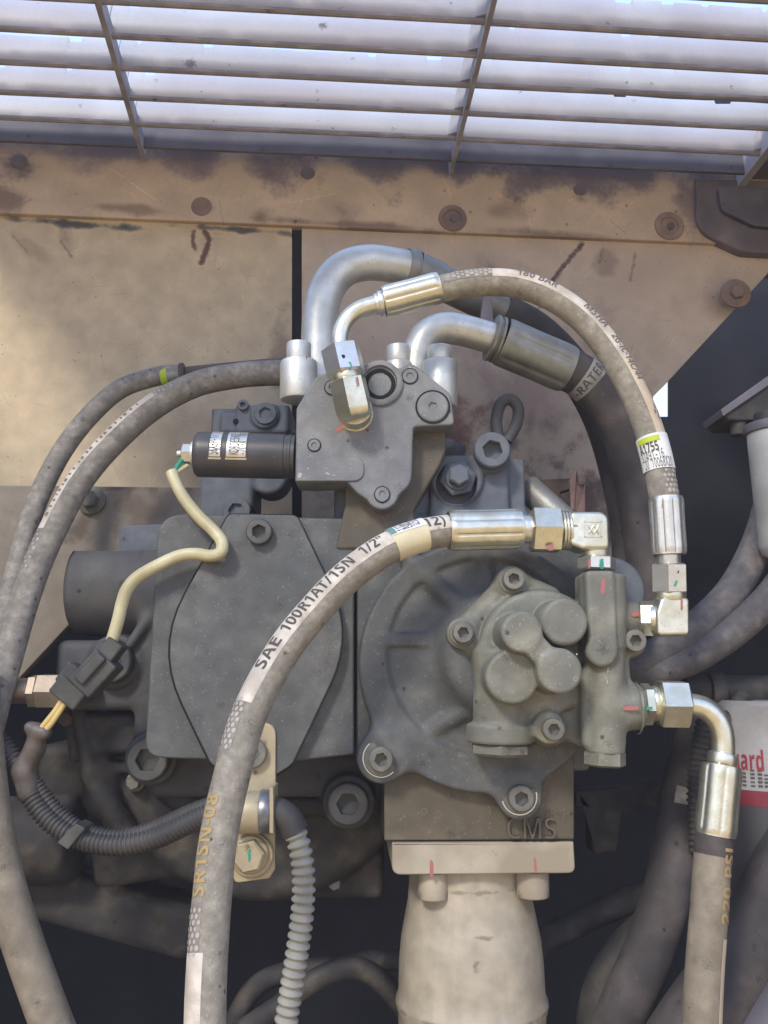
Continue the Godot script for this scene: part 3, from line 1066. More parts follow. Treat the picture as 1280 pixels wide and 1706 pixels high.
func build_bay() -> void:
	wall_T = Transform3D(Basis(Vector3.UP, deg_to_rad(4.5)), Vector3(0, eye.y, -520 * U))
	var tan_ := Color(0.83, 0.75, 0.62)
	var dim := Color(0.42, 0.355, 0.32)
	var purple_grey := Color(0.43, 0.38, 0.41)  # purple grey tone laid along the upper half of the beam
	var rust := Color(0.4, 0.27, 0.22)
	# left sheet
	var T := wall_T
	var mb := Mb.new()
	prism(mb, laid(rounded([[-160, 340], [486, 340], [486, 930], [-160, 930]]), T), T, 14 * U, 2 * U)
	var m := stained_shaded(T, -160, 340, 490, 930, tan_, 0.07, 3, [[120, 372, 150, 9, 3, Color(0.16, 0.2, 0.22), 0.75], [390, 382, 120, 7, 2, Color(0.18, 0.2, 0.23), 0.7], [470, 620, 30, 140, 0, dim, 0.5], [60, 420, 60, 18, 40, Color(0.55, 0.48, 0.38), 0.4], [110, 400, 14, 22, -20, dim, 0.4]],  # thin blue-black blots paint in the shadow line under the beam
		[[rust, 0.8, 4.0, 322, 384, 320, 402, 324, 416], [rust, 0.9, 5.0, 340, 384, 348, 398, 340, 425, 334, 440], [dim, 0.5, 2.5, 100, 400, 120, 430], [dim, 0.4, 2.0, 20, 392, 45, 420]])
	var o := obj("back_panel", mb, m, self)
	tag(o, "tan painted sheet metal panel left of the dark vertical gap", "panel")
	# right sheet, cut off along a slant
	mb = Mb.new()
	prism(mb, laid(rounded([[502, 344], [1330, 372], [1330, 402], [1110, 640, 6], [1090, 660], [1060, 960], [502, 960]]), T), T, 14 * U, 2 * U)
	m = stained_shaded(T, 500, 340, 1330, 960, Color(0.81, 0.73, 0.645), 0.06, 4, [[820, 445, 60, 34, 30, Color(0.46, 0.4, 0.36), 0.6], [900, 640, 200, 170, 0, Color(0.56, 0.47, 0.43), 0.6], [700, 780, 260, 120, 0, Color(0.42, 0.33, 0.3), 0.75], [760, 690, 60, 60, 0, Color(0.42, 0.24, 0.2), 0.6], [960, 850, 120, 80, 0, Color(0.3, 0.22, 0.2), 0.7], [1060, 460, 130, 40, -30, Color(0.72, 0.64, 0.58), 0.4], [1228, 490, 50, 44, 0, Color(0.38, 0.3, 0.28), 0.5], [1010, 440, 24, 40, 20, Color(0.45, 0.37, 0.33), 0.4], [560, 620, 60, 140, 0, Color(0.64, 0.55, 0.48), 0.4]],
		[[Color(0.3, 0.22, 0.2), 0.8, 4.5, 972, 405, 950, 430, 930, 455, 910, 480], [rust, 0.5, 3.0, 905, 500, 890, 530], [dim, 0.5, 3.0, 1005, 410, 1000, 440], [dim, 0.5, 3.0, 1060, 420, 1050, 470]])
	o = obj("back_panel", mb, m, self)
	tag(o, "dirty mauve brown sheet metal panel with a slanted right edge", "panel")
	hexbolt(o, 1226, 490, -532, 12, 12, M.tan_metal, 25, 10)
	mb = Mb.new()
	T = wall_T.translated_local(Vector3(0, 0, -10 * U))
	prism(mb, laid(rounded([[478, 330], [512, 330], [512, 940], [478, 940]]), T), T, 8 * U, 1 * U)
	o = obj("gap_filler", mb, M.bay, self)  # added dark backing that keeps sky out of the open seam
	tag(o, "dark filler added behind the upright gap between the two back panels", "strip")
	# beam along the top
	T = wall_T.translated_local(Vector3(0, 0, 14 * U))
	var beam := thing("cross_beam", "tan steel cross beam with purple grey upper half, bolted under the louvres", "beam", pt(640, 380, -480))
	mb = Mb.new()
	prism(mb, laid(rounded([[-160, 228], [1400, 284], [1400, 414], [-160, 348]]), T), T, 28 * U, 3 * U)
	m = stained_shaded(T, -160, 228, 1400, 414, Color(0.83, 0.73, 0.61), 0.08, 5, [[180, 250, 520, 52, 2, purple_grey, 0.7], [640, 264, 560, 56, 2, Color(0.45, 0.4, 0.41), 0.85], [1020, 286, 480, 58, 2, Color(0.45, 0.4, 0.415), 0.9], [1200, 340, 160, 90, 0, Color(0.47, 0.41, 0.41), 0.75], [40, 275, 60, 40, 0, Color(0.3, 0.26, 0.3), 0.8], [10, 330, 40, 30, 0, Color(0.45, 0.36, 0.32), 0.7], [200, 345, 160, 12, 3, Color(0.48, 0.39, 0.31), 0.6], [560, 372, 220, 10, 2, Color(0.42, 0.33, 0.28), 0.6], [900, 388, 200, 14, 2, Color(0.42, 0.33, 0.28), 0.6], [430, 360, 30, 20, 0, Color(0.45, 0.37, 0.3), 0.6], [560, 345, 40, 34, 20, Color(0.42, 0.33, 0.3), 0.5], [335, 345, 26, 18, 0, rust, 0.55], [830, 350, 60, 30, 0, Color(0.5, 0.4, 0.33), 0.5]],
		[[Color(0.74, 0.63, 0.52), 0.8, 2.0, 860, 322, 975, 327]])  # pale run paints a highlight line onto the beam
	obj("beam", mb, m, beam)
	mb = Mb.new()
	var Tg := T.translated_local(Vector3(0, 0, 0))
	for c in [[755, 364, 24, 15], [1116, 377, 26, 16]]:
		var w := pl(c[0], c[1], T)
		var at := T * Vector3(w.x, w.y, 0)
		var k := kk(c[0], c[1], -480)
		var rg := Mb.new()
		lathe(rg, on_axis(at, T.basis.z), [Vector2(c[2] * k, 0), Vector2(c[2] * k, 3 * U), Vector2((c[2] - 3) * k, 5 * U), Vector2((c[3] + 2) * k, 5 * U), Vector2(c[3] * k, 3 * U), Vector2(c[3] * k * 0.95, 0.3 * U), Vector2(0, 0.3 * U)])
		obj("bolt_hole", rg, M.tan_metal, beam)
		rg = Mb.new()
		lathe(rg, on_axis(at + T.basis.x * 3 * U, T.basis.z), [Vector2(7 * k, 0), Vector2(7 * k, 3 * U), Vector2(4 * k, 5 * U), Vector2(0, 5 * U)], 24)
		obj("stud", rg, M.gusset, beam)
	for c in [[335, 344, 17], [32, 269, 13], [512, 288, 12], [967, 316, 11]]:
		var w := pl(c[0], c[1], T)
		var k := kk(c[0], c[1], -480)
		var rg := Mb.new()
		lathe(rg, on_axis(T * Vector3(w.x, w.y, 0), T.basis.z), [Vector2(c[2] * k, 0), Vector2(c[2] * k * 0.94, 1.6 * U), Vector2(c[2] * k * 0.62, 2 * U), Vector2(c[2] * k * 0.55, 0.8 * U), Vector2(0, 1 * U)] if c[0] == 335 else [Vector2(c[2] * k, 0), Vector2(c[2] * k * 0.9, 3 * U), Vector2(c[2] * k * 0.5, 5 * U), Vector2(0, 5.5 * U)], 28)
		obj("rivet", rg, M.tan_metal if c[0] == 335 else M.gusset, beam)
	# gusset at the right end
	T = wall_T.translated_local(Vector3(0, 0, 28 * U))
	var gus := thing("corner_gusset", "dark rounded steel corner gusset at the right end of the beam", "gusset", pt(1230, 415, -470))
	mb = Mb.new()
	prism(mb, laid(rounded([[1162, 296], [1420, 306], [1420, 430], [1240, 420, 40], [1162, 384, 50]]), T), T, 40 * U, 5 * U)
	obj("gusset_plate", mb, M.gusset, gus)
	T = wall_T.translated_local(Vector3(0, 0, 42 * U))
	mb = Mb.new()
	prism(mb, laid(rounded([[1198, 310, 6], [1420, 318], [1420, 392], [1258, 376, 16], [1204, 350, 20]]), T), T, 14 * U, 4 * U)
	obj("raised_pad", mb, M.rail, gus)
	# lower left plate
	T = Transform3D(Basis(Vector3.UP, deg_to_rad(3.0)), Vector3(0, eye.y, -330 * U))
	var low := thing("mounting_plate", "pale dusty mounting plate behind the left hoses, with a slanted lower edge", "plate", pt(100, 1100, -330))
	mb = Mb.new()
	prism(mb, laid(rounded([[-200, 806], [345, 812], [345, 880], [232, 930], [136, 1018], [30, 1132, 8], [-200, 1140]]), T), T, 26 * U, 3 * U)
	m = stained_shaded(T, -200, 800, 345, 1145, Color(0.56, 0.52, 0.47), 0.09, 8, [[135, 880, 46, 30, 10, Color(0.34, 0.29, 0.25), 0.75], [250, 850, 90, 50, 0, Color(0.4, 0.34, 0.29), 0.7], [130, 990, 30, 30, 0, Color(0.42, 0.39, 0.35), 0.5], [190, 812, 150, 9, 0, Color(0.36, 0.31, 0.28), 0.6]], [])
	obj("plate", mb, m, low)
	hexbolt(low, 152, 834, -296, 15, 18, M.bolt_dusty, 24, 12)
	# the enclosure behind and around
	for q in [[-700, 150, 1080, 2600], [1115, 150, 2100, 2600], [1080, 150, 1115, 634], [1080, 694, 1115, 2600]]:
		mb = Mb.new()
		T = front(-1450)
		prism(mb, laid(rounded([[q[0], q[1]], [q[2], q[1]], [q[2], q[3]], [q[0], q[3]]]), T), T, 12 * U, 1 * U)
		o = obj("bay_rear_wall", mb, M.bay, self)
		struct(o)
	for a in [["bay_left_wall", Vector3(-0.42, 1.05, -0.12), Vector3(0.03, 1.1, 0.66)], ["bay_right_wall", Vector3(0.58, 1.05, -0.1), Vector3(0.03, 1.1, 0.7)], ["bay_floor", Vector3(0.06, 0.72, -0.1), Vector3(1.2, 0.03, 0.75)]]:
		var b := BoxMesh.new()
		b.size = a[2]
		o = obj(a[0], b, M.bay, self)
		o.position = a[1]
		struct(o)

# ================================================================ louvres overhead
func build_grille() -> void:
	var Tb := wall_T.translated_local(Vector3(0, 0, 22 * U))
	var q := pl(640, 277, Tb)
	var org := Tb * Vector3(q.x, q.y, 0)
	var R := Transform3D(Basis(Vector3.UP, deg_to_rad(4.5)) * Basis(Vector3.RIGHT, deg_to_rad(-3.6)), org)
	var on_roof := func(x: float, y: float) -> Vector3:
		var d := sight(x, y)
		var h: float = (R.origin - eye).dot(R.basis.y) / d.dot(R.basis.y)
		return R.affine_inverse() * (eye + d * h)
	var g := thing("louvre_grille", "weathered pale grey louvred steel grille overhead", "grille", org)
	var xl: float = -1150 * U
	var xa: float = on_roof.call(241, 262).x
	var xb: float = on_roof.call(752, 280).x
	var xr: float = on_roof.call(1236, 300).x
	var z1: float = on_roof.call(100, 199).z
	var gaps := {1: [[0.5, 0.03]], 2: [], 3: [[0.3, 0.02]]}
	for row in 13:
		var z := z1 + row * 88 * U
		for bay in 3:
			var x0: float = [xl, xa, xb][bay] + 1 * U
			var x1: float = [xa, xb, xr][bay] - 1 * U
			var tilt_ := deg_to_rad(9.0 + rng.randf_range(-1.5, 1.5))
			var B := R.basis * Basis(Vector3.RIGHT, tilt_) * Basis(Vector3(0, 0, 1), deg_to_rad(rng.randf_range(-0.25, 0.25)))
			var T := Transform3D(B, R * Vector3(0, 0, z))
			var hgt := (68.0 if row < 3 else 75.0) * U
			# stations along the slat with the height of its upper edge: nicked and bent here and there
			var xs := [x0]
			var hs := [hgt]
			var x := x0 + 30 * U
			while x < x1 - 70 * U:
				if rng.randf() < (0.5 if row > 1 else 0.15):
					var nw := rng.randf_range(10, 40) * U
					var nd := rng.randf_range(3, 9) * U
					xs.append_array([x, x + 2 * U, x + nw, x + nw + 2 * U])
					hs.append_array([hgt + rng.randf_range(-1, 1) * U, hgt - nd, hgt - nd * rng.randf_range(0.6, 1.1), hgt])
					x += nw
				else:
					xs.append(x)
					hs.append(hgt + rng.randf_range(-2.0, 1.0) * U)
				x += rng.randf_range(20, 120) * U
			xs.append(x1)
			hs.append(hgt)
			var mb := Mb.new()
			var ph := rng.randf() * TAU
			for side in 2:
				var rows := []
				for e in xs.size():
					var r0 := PackedInt32Array()
					var sway := 1.6 * U * sin(xs[e] * 22.0 + ph)
					for k in 8:
						var t := k / 7.0
						var yy: float = t * hs[e]
						var zz := (9.0 * t - 26.0 * t * t) * U + sway * t - (4.0 * U if side else 0.0)
						var nn := Vector3(0, (52.0 * t - 9.0) * U, hgt).normalized() * (-1.0 if side else 1.0)
						r0.append(mb.add(T * Vector3(xs[e], yy, zz), T.basis * nn))
					rows.append(r0)
				for e in xs.size() - 1:
					for k in 7: mb.quad(rows[e][k], rows[e + 1][k], rows[e + 1][k + 1], rows[e][k + 1])
			var half := mb.v.size() / 2
			for e in xs.size() - 1:      # the upper edge
				var q0 := mb.add(mb.v[e * 8 + 7], T.basis.y)
				var q1 := mb.add(mb.v[(e + 1) * 8 + 7], T.basis.y)
				var q2 := mb.add(mb.v[half + (e + 1) * 8 + 7], T.basis.y)
				var q3 := mb.add(mb.v[half + e * 8 + 7], T.basis.y)
				mb.quad(q0, q1, q2, q3)
			var s := obj("slat", mb, M.slats[(row * 3 + bay * 2) % 5], g)
			mb = Mb.new()
			var hp := PackedVector2Array([Vector2(-9 * U, -5 * U), Vector2(-2 * U, -6 * U), Vector2(2 * U, -3 * U), Vector2(2 * U, 2 * U), Vector2(-2 * U, 5 * U), Vector2(-9 * U, 4 * U)])
			var Th := Transform3D(Basis(T.basis.z, T.basis.y, -T.basis.x), T * Vector3(x0, 0, 0))
			Th.basis = Basis(T.basis.z, T.basis.y, T.basis.z.cross(T.basis.y))
			Th.origin = T * Vector3(x1 if Th.basis.z.dot(T.basis.x) > 0 else x0, 0, 3 * U)
			prism(mb, hp, Th, x1 - x0, 0.6 * U, 0.0, 1)
			obj("hem", mb, M.slat_dark, s)  # dark hem colour stands in for the shadow gap under each slat
			if bay == 1 or bay == 2:    # weld lug at the right end of the slat
				mb = Mb.new()
				var e := PackedVector2Array([Vector2(-30 * U, 6 * U), Vector2(2 * U, 6 * U), Vector2(2 * U, hgt - 3 * U), Vector2(-18 * U, hgt - 6 * U)])
				prism(mb, e, Transform3D(T.basis * Basis(Vector3.UP, deg_to_rad(-32)), T * Vector3(x1, 0, 16 * U)), 4 * U, 1.2 * U, 0.0, 1)
				obj("end_tab", mb, M.slat, s)
	for k in 3:
		var xx: float = [xa, xb, xr][k]
		var mb := Mb.new()
		var w := [5.5, 5.0, 10.0]
		var pts := PackedVector2Array([Vector2(xx - w[k] * U, -16 * U), Vector2(xx + w[k] * U, -16 * U), Vector2(xx + w[k] * U, 80 * U if k == 2 else 20 * U), Vector2(xx - w[k] * U, 80 * U if k == 2 else 20 * U)])
		prism(mb, pts, R.translated_local(Vector3(0, 0, 1200 * U)), 1198 * U, 1.5 * U, 0.0, 1)
		obj("cross_bar" if k < 2 else "side_rail", mb, M.slat_dark if k < 2 else M.slat, g)
	var mb := Mb.new()
	var T2 := Transform3D(R.basis, R * Vector3(0, 0, 6 * U))
	prism(mb, PackedVector2Array([Vector2(xl, -8 * U), Vector2(xr + 8 * U, -8 * U), Vector2(xr + 8 * U, 70 * U), Vector2(xl, 70 * U)]), T2.translated_local(Vector3(0, 0, 40 * U)), 8 * U, 2 * U)
	obj("front_rail", mb, M.rail, g)
	# solid roof to the right of the louvres
	mb = Mb.new()
	var Tr := Transform3D(Basis(R.basis.x, -R.basis.z, R.basis.y), R * Vector3(0, 26 * U, 0))
	prism(mb, PackedVector2Array([Vector2(xr + 14 * U, -1300 * U), Vector2(1900 * U, -1300 * U), Vector2(1900 * U, 500 * U), Vector2(xr + 14 * U, 500 * U)]), Tr, 12 * U, 1 * U)
	var o := obj("roof_sheet", mb, M.gusset, self)
	struct(o)

# ================================================================ the main pump
func build_pump() -> void:
	var pump := thing("hydraulic_pump", "large dark grey cast hydraulic pump filling the middle, with a kite shaped cover", "pump", pt(600, 1380, -60))
	obj("cover_plate", plate([[263, 856, 44], [589, 864, 8], [589, 1257, 6], [480, 1270, 30], [240, 1262, 30]], 0, 120, 4, 0), M.cast, pump)
	obj("contact_shade", plate([[379, 855, 14], [495, 857, 16], [591, 1058, 190], [487, 1276, 30], [452, 1299, 34], [350, 1278, 20], [255, 1080, 300]], 4, 6, 0.6, 0), M.void, pump)  # added near-black strip that draws the contact shadow round the kite cover
	obj("kite_cover", plate([[380, 856, 14], [494, 858, 16], [589, 1058, 190], [486, 1274, 30], [452, 1296, 34], [352, 1276, 20], [258, 1080, 300]], 25, 26, 2.5, 0), M.cast, pump)
	bolt(pump, 433, 888, 24, 21.5, 18, M.bolt, 0)
	bolt(pump, 250, 1264, -90, 35, 24, M.bolt, 0)
	bolt(pump, 580, 1337, -100, 34, 24, M.cast_dark, 0)
	var w := bolt(pump, 189, 1102, -110, 36, 26, M.bolt, 0)
	w.set_meta("label", "big socket bolt beside the black connector")
	# left housing: barrel, block and body behind the cover
	var ls := []
	ls.append(bar(128, 982, 300, 982, -190, -190, 76, 14, 4))
	ls.append(bar(204, 982, 300, 982, -190, -190, 64, 6, 4))
	ls.append(block(200, 874, 330, 960, -330, -150, 6, 8))
	ls.append(block(92, 1066, 300, 1184, -300, -118, 16, 14))
	ls.append(boss(189, 1102, -200, -108, 45, 5, 10))
	ls.append(block(236, 870, 620, 1260, -330, -115, 14, 14))
	ls.append(block(250, 1190, 640, 1330, -330, -140, 16, 18))
	ls.append(boss(250, 1264, -200, -90, 44, 5, 14))
	ls.append(boss(580, 1337, -220, -100, 44, 5, 18))
	ls.append(block(520, 800, 1010, 1250, -330, -60, 24, 14))
	ls.append(lc(pt(215, 1075, -100), pt(262, 1010, -130), 8 * U, 14 * U, 10 * U))
	var body := cast_body(ls, Vector3(-0.21, 1.06, -0.105), Vector3(0.135, 1.31, -0.005), 0.0011)
	obj("pump_body", body, M.cast_dark, pump)
	obj("side_block", plate([[198, 876, 8], [285, 872, 8], [285, 930], [198, 934, 8]], -146, 60, 3), M.cast_blue, pump)
	# seam block between the two housings
	obj("seam_flange", plate([[593, 880, 8], [984, 880, 8], [984, 1284, 10], [640, 1296, 30], [593, 1284, 34]], -14, 120, 4), M.cast, pump)
	# round right housing with ribs
	ls = []
	ls.append(boss(806, 1106, -60, 22, 208, 6, 6, false, 214))
	ls.append(boss(636, 1263, -60, 24, 42, 5, 36))
	ls.append(boss(867, 1327, -60, 24, 38, 5, 26))
	ls.append(boss(812, 1090, 15, 60, 174, 6, 8, true, 164))
	ls.append(boss(846, 1090, -20, 62, 96, 14, 26, false, 150))
	ls.append(block(630, 1055, 780, 1077, -20, 22, 5, 8))
	ls.append(bar(712, 1222, 800, 1168, 6, 22, 14, 8, 10))
	ls.append(bar(668, 918, 790, 1034, 4, 26, 15, 8, 12))
	ls.append(bar(800, 900, 818, 1000, 4, 26, 12, 8, 12))
	var hs := cast_body(ls, Vector3(-0.025, 1.07, -0.022), Vector3(0.135, 1.31, 0.026), 0.0009)
	obj("round_housing", hs, M.cast, pump)
	bolt(pump, 635, 1263, 23, 20.5, 22, M.bolt_dusty, 30)
	bolt(pump, 866, 1327, 23, 21, 24, M.bolt_dusty, 28)
	var arc := Mb.new()
	for c in [[635, 1263, 31.5], [866, 1327, 30]]:
		var k := kk(c[0], c[1], 24)
		lathe(arc, on_axis(pt(c[0], c[1], 24), Vector3(0, 0, 1)), [Vector2(c[2] * k, 0), Vector2(c[2] * k, 1.6 * U), Vector2((c[2] - 2.2) * k, 1.6 * U)], 48)
		obj("washer", arc, M.zinc, pump)
		arc = Mb.new()
	# outlet block with raised letters
	obj("outlet_block", plate([[640, 1250], [958, 1250], [958, 1399, 3], [641, 1401, 3]], -8, 200, 3, 12), M.cast_warm, pump)
	var mb := Mb.new()
	var a := pt(842, 1379, -8)
	write_flat(mb, "CMS", 33 * kk(842, 1379, -8), sans, Transform3D(Basis.from_scale(Vector3(0.93, 1, 1)), a + Vector3(0, 0, 4 * U)), 12 * U)
	obj("raised_letters", mb, M.cast_warm, pump)
	# neck that carries the regulator
	obj("neck_web", plate([[600, 690], [744, 690], [744, 752, 6], [734, 776, 12], [690, 850, 24], [700, 915, 6], [558, 915, 6], [574, 842, 14], [574, 770]], 4, 150, 5), M.cast_warm, pump)
	ls = []
	ls.append(block(500, 650, 758, 748, -260, -34, 16, 10))
	ls.append(block(556, 720, 700, 915, -260, -44, 20, 20))
	ls.append(bar(735, 730, 690, 905, -110, -110, 46, 12, 26))
	ls.append(block(560, 860, 1000, 960, -260, -40, 12, 16))
	ls.append(bar(1020, 985, 1020, 985.5, -90, -90, 1, 0.4, 1))
	ls.append(boss(1020, 985, -160, -14, 58, 8, 14))
	ls.append(boss(1046, 1030, -160, -20, 34, 8, 14))
	ls.append(boss(1022, 988, -40, -8, 7, 2, 3))
	var nk := cast_body(ls, Vector3(-0.055, 1.16, -0.085), Vector3(0.14, 1.37, 0.002), 0.0011)
	obj("neck", nk, M.cast_blue, pump)

# ================================================================ regulator on top
func build_regulator() -> void:
	var r := thing("regulator_valve", "grey regulator valve block with round plugs, bolted on top of the pump", "valve", pt(600, 850, 0))
	var lug := ring2(684, 627, 21)
	var base := rounded([[493, 680, 10], [528, 622, 26], [700, 614], [752, 655, 14], [759, 708, 8], [690, 711, 5], [687, 806, 34], [637, 850, 10], [595, 822, 8], [577, 803, 6], [491, 803, 4]])
	var out := joined([base, lug, ring2(637, 820, 29), ring2(633, 640, 41)], 6.0)
	var T := front(44)
	var mb := Mb.new()
	prism(mb, laid(out, T), T, 74 * U, 4 * U)
	obj("front_plate", mb, M.cast_top, r)
	# body behind, wider to the right
	var ls := []
	ls.append(block(462, 668, 768, 714, -150, -26, 10, 8))
	ls.append(block(459, 662, 520, 720, -150, -14, 14, 10))
	ls.append(block(494, 740, 690, 800, -120, -30, 10, 8))
	ls.append(block(700, 628, 770, 706, -150, 18, 8, 6))
	obj("valve_body", cast_body(ls, Vector3(-0.065, 1.27, -0.05), Vector3(0.05, 1.37, 0.012), 0.0009), M.cast_blue, r)
	obj("raised_pad", plate([[493, 760, 2], [606, 760, 20], [606, 801.5, 20], [493, 801.5, 2]], 47.5, 5, 2), M.cast_top, r)
	# round boss with a black ring and a dark slot
	var k := kk(633, 640, 44)
	mb = Mb.new()
	lathe(mb, on_axis(pt(633, 640, 40), Vector3(0, 0, 1)), [Vector2(39 * k, 0), Vector2(39 * k, 9 * U), Vector2(36 * k, 11 * U), Vector2(30 * k, 11 * U), Vector2(28 * k, 5 * U), Vector2(0, 5 * U)], 48)
	obj("round_boss", mb, M.cast_top, r)
	mb = Mb.new()
	lathe(mb, on_axis(pt(633, 640, 45.3), Vector3(0, 0, 1)), [Vector2(27 * k, 0), Vector2(27 * k, 1 * U), Vector2(20 * k, 1 * U), Vector2(20 * k, 0)], 48)
	obj("ring_groove", mb, M.void, r)
	# big plug
	k = kk(722, 678, 44)
	mb = Mb.new()
	lathe(mb, on_axis(pt(722, 678, 44.2), Vector3(0, 0, 1)), [Vector2(29 * k, 0), Vector2(29 * k, 1.2 * U), Vector2(26 * k, 1.2 * U), Vector2(26 * k, 0)], 48)
	obj("ring_groove", mb, M.void, r)
	mb = Mb.new()
	socket_head(mb, pt(722, 678, 44), Vector3(0, 0, 1), 26.5 * k, 3.5 * U, 0.3, 0.3)
	obj("plug", mb, M.cast_top, r)
	for c in [[684, 627, 12.5], [637, 824, 13], [523, 742, 10], [553, 646, 12]]:
		k = kk(c[0], c[1], 44)
		mb = Mb.new()
		lathe(mb, on_axis(pt(c[0], c[1], 44.2), Vector3(0, 0, 1)), [Vector2((c[2] + 1.6) * k, 0), Vector2((c[2] + 1.6) * k, 0.9 * U), Vector2((c[2] - 1) * k, 0.9 * U)], 36)
		obj("ring_groove", mb, M.void, r)
		mb = Mb.new()
		socket_head(mb, pt(c[0], c[1], 44), Vector3(0, 0, 1), c[2] * k, 2.6 * U, rng.randf(), 0.52)
		obj("socket_bolt", mb, M.cast_top, r)
	smear(r, 568, 712, 44.6, 11, 4, -38, M.red)
	for c in [[499, 792, 3.5, 5, 20, 48], [545, 789, 4, 1.6, 30, 48], [556, 792, 2, 1.2, 0, 48], [512, 780, 1.6, 1, 0, 48], [684, 612, 3, 1, 10, 44.5]]:
		smear(r, c[0], c[1], c[5] + 0.2, c[2], c[3], c[4], M.chip, "paint_chip")
	# solenoid
	var s := thing("solenoid", "dark cylindrical solenoid with two silver rating labels left of the regulator", "solenoid", pt(410, 795, 5))
	var A := pt(326, 757, 6)
	var B := pt(492, 761, 6)
	k = kk(400, 757, 6)
	mb = Mb.new()
	var len := A.distance_to(B)
	lathe(mb, on_axis(A, B - A), [Vector2(0, 0), Vector2(34 * k, 0), Vector2(37.5 * k, 4 * U), Vector2(38 * k, 12 * U), Vector2(37.5 * k, len - 18 * U), Vector2(36 * k, len - 17 * U), Vector2(36 * k, len - 12 * U), Vector2(37.5 * k, len - 11 * U), Vector2(37.5 * k, len - 7 * U), Vector2(36 * k, len - 6 * U), Vector2(36 * k, len)], 56)
	obj("can", mb, surf(mottled(256, Color(0.27, 0.265, 0.27), 0.14, 0.02, 61, Color(0.35, 0.325, 0.3, 0.6), 0, 120, Color(0.5, 0.48, 0.45)), 0.42, 0.1, 0.08), s)
	mb = Mb.new()
	hexbar(mb, pt(303, 756, 6), pt(320, 756.5, 6), 17 * k, 0)
	obj("terminal_nut", mb, M.zinc, s)
	mb = Mb.new()
	rod(mb, pt(294, 756, 6), pt(305, 756, 6), 5.5 * k)
	rod(mb, pt(319, 757, 6), pt(328, 757, 6), 22 * k)
	obj("stud", mb, M.steel, s)
	var y := way([A, A.lerp(B, 0.5), B], 38 * k)
	y.r = 37.9 * k
	mb = Mb.new()
	patch(mb, y, s_at(y, 351, 757), s_at(y, 375, 757), -1.35, 0.42)
	var l1 := obj("rating_label", mb, M.foil, s)
	mb = Mb.new()
	patch(mb, y, s_at(y, 382, 757), s_at(y, 418, 757), -1.35, 0.42)
	var l2 := obj("rating_label", mb, M.foil, s)
	mb = Mb.new()
	# a frame line near each label's edge
	for e in [[353.5, 373, 0.3], [384.5, 415.5, 0.3]]:
		patch(mb, y, s_at(y, e[0], 757), s_at(y, e[0], 757) + 0.0004, -1.3, e[2], 0.0003)
		patch(mb, y, s_at(y, e[1], 757) - 0.0004, s_at(y, e[1], 757), -1.3, e[2], 0.0003)
		patch(mb, y, s_at(y, e[0], 757), s_at(y, e[1], 757), e[2], e[2] + 0.035, 0.0003)
	obj("label_frame", mb, M.ink, l2)
	mb = Mb.new()
	write_on(mb, y, "SKX5P-17", 0.002, mono, s_at(y, 359.5, 757), 0.22, 1.0, true, 1.0, 0.0003, 0.0115)
	write_on(mb, y, "-309", 0.002, mono, s_at(y, 368, 757), 0.22, 1.0, true, 1.0, 0.0003, 0.0055)
	obj("label_print", mb, M.ink, l1)
	mb = Mb.new()
	write_on(mb, y, "KDRDE5KR", 0.0028, mono, s_at(y, 392, 757), 0.22, 1.0, true, 1.0, 0.0003, 0.013)
	write_on(mb, y, "-203A", 0.0028, mono, s_at(y, 406, 757), 0.22, 1.0, true, 1.0, 0.0003, 0.0075)
	write_on(mb, y, "19C", 0.0026, mono, s_at(y, 406, 757), -0.68, 1.0, true, 1.0, 0.0003, 0.004)
	obj("label_print", mb, M.ink, l2)

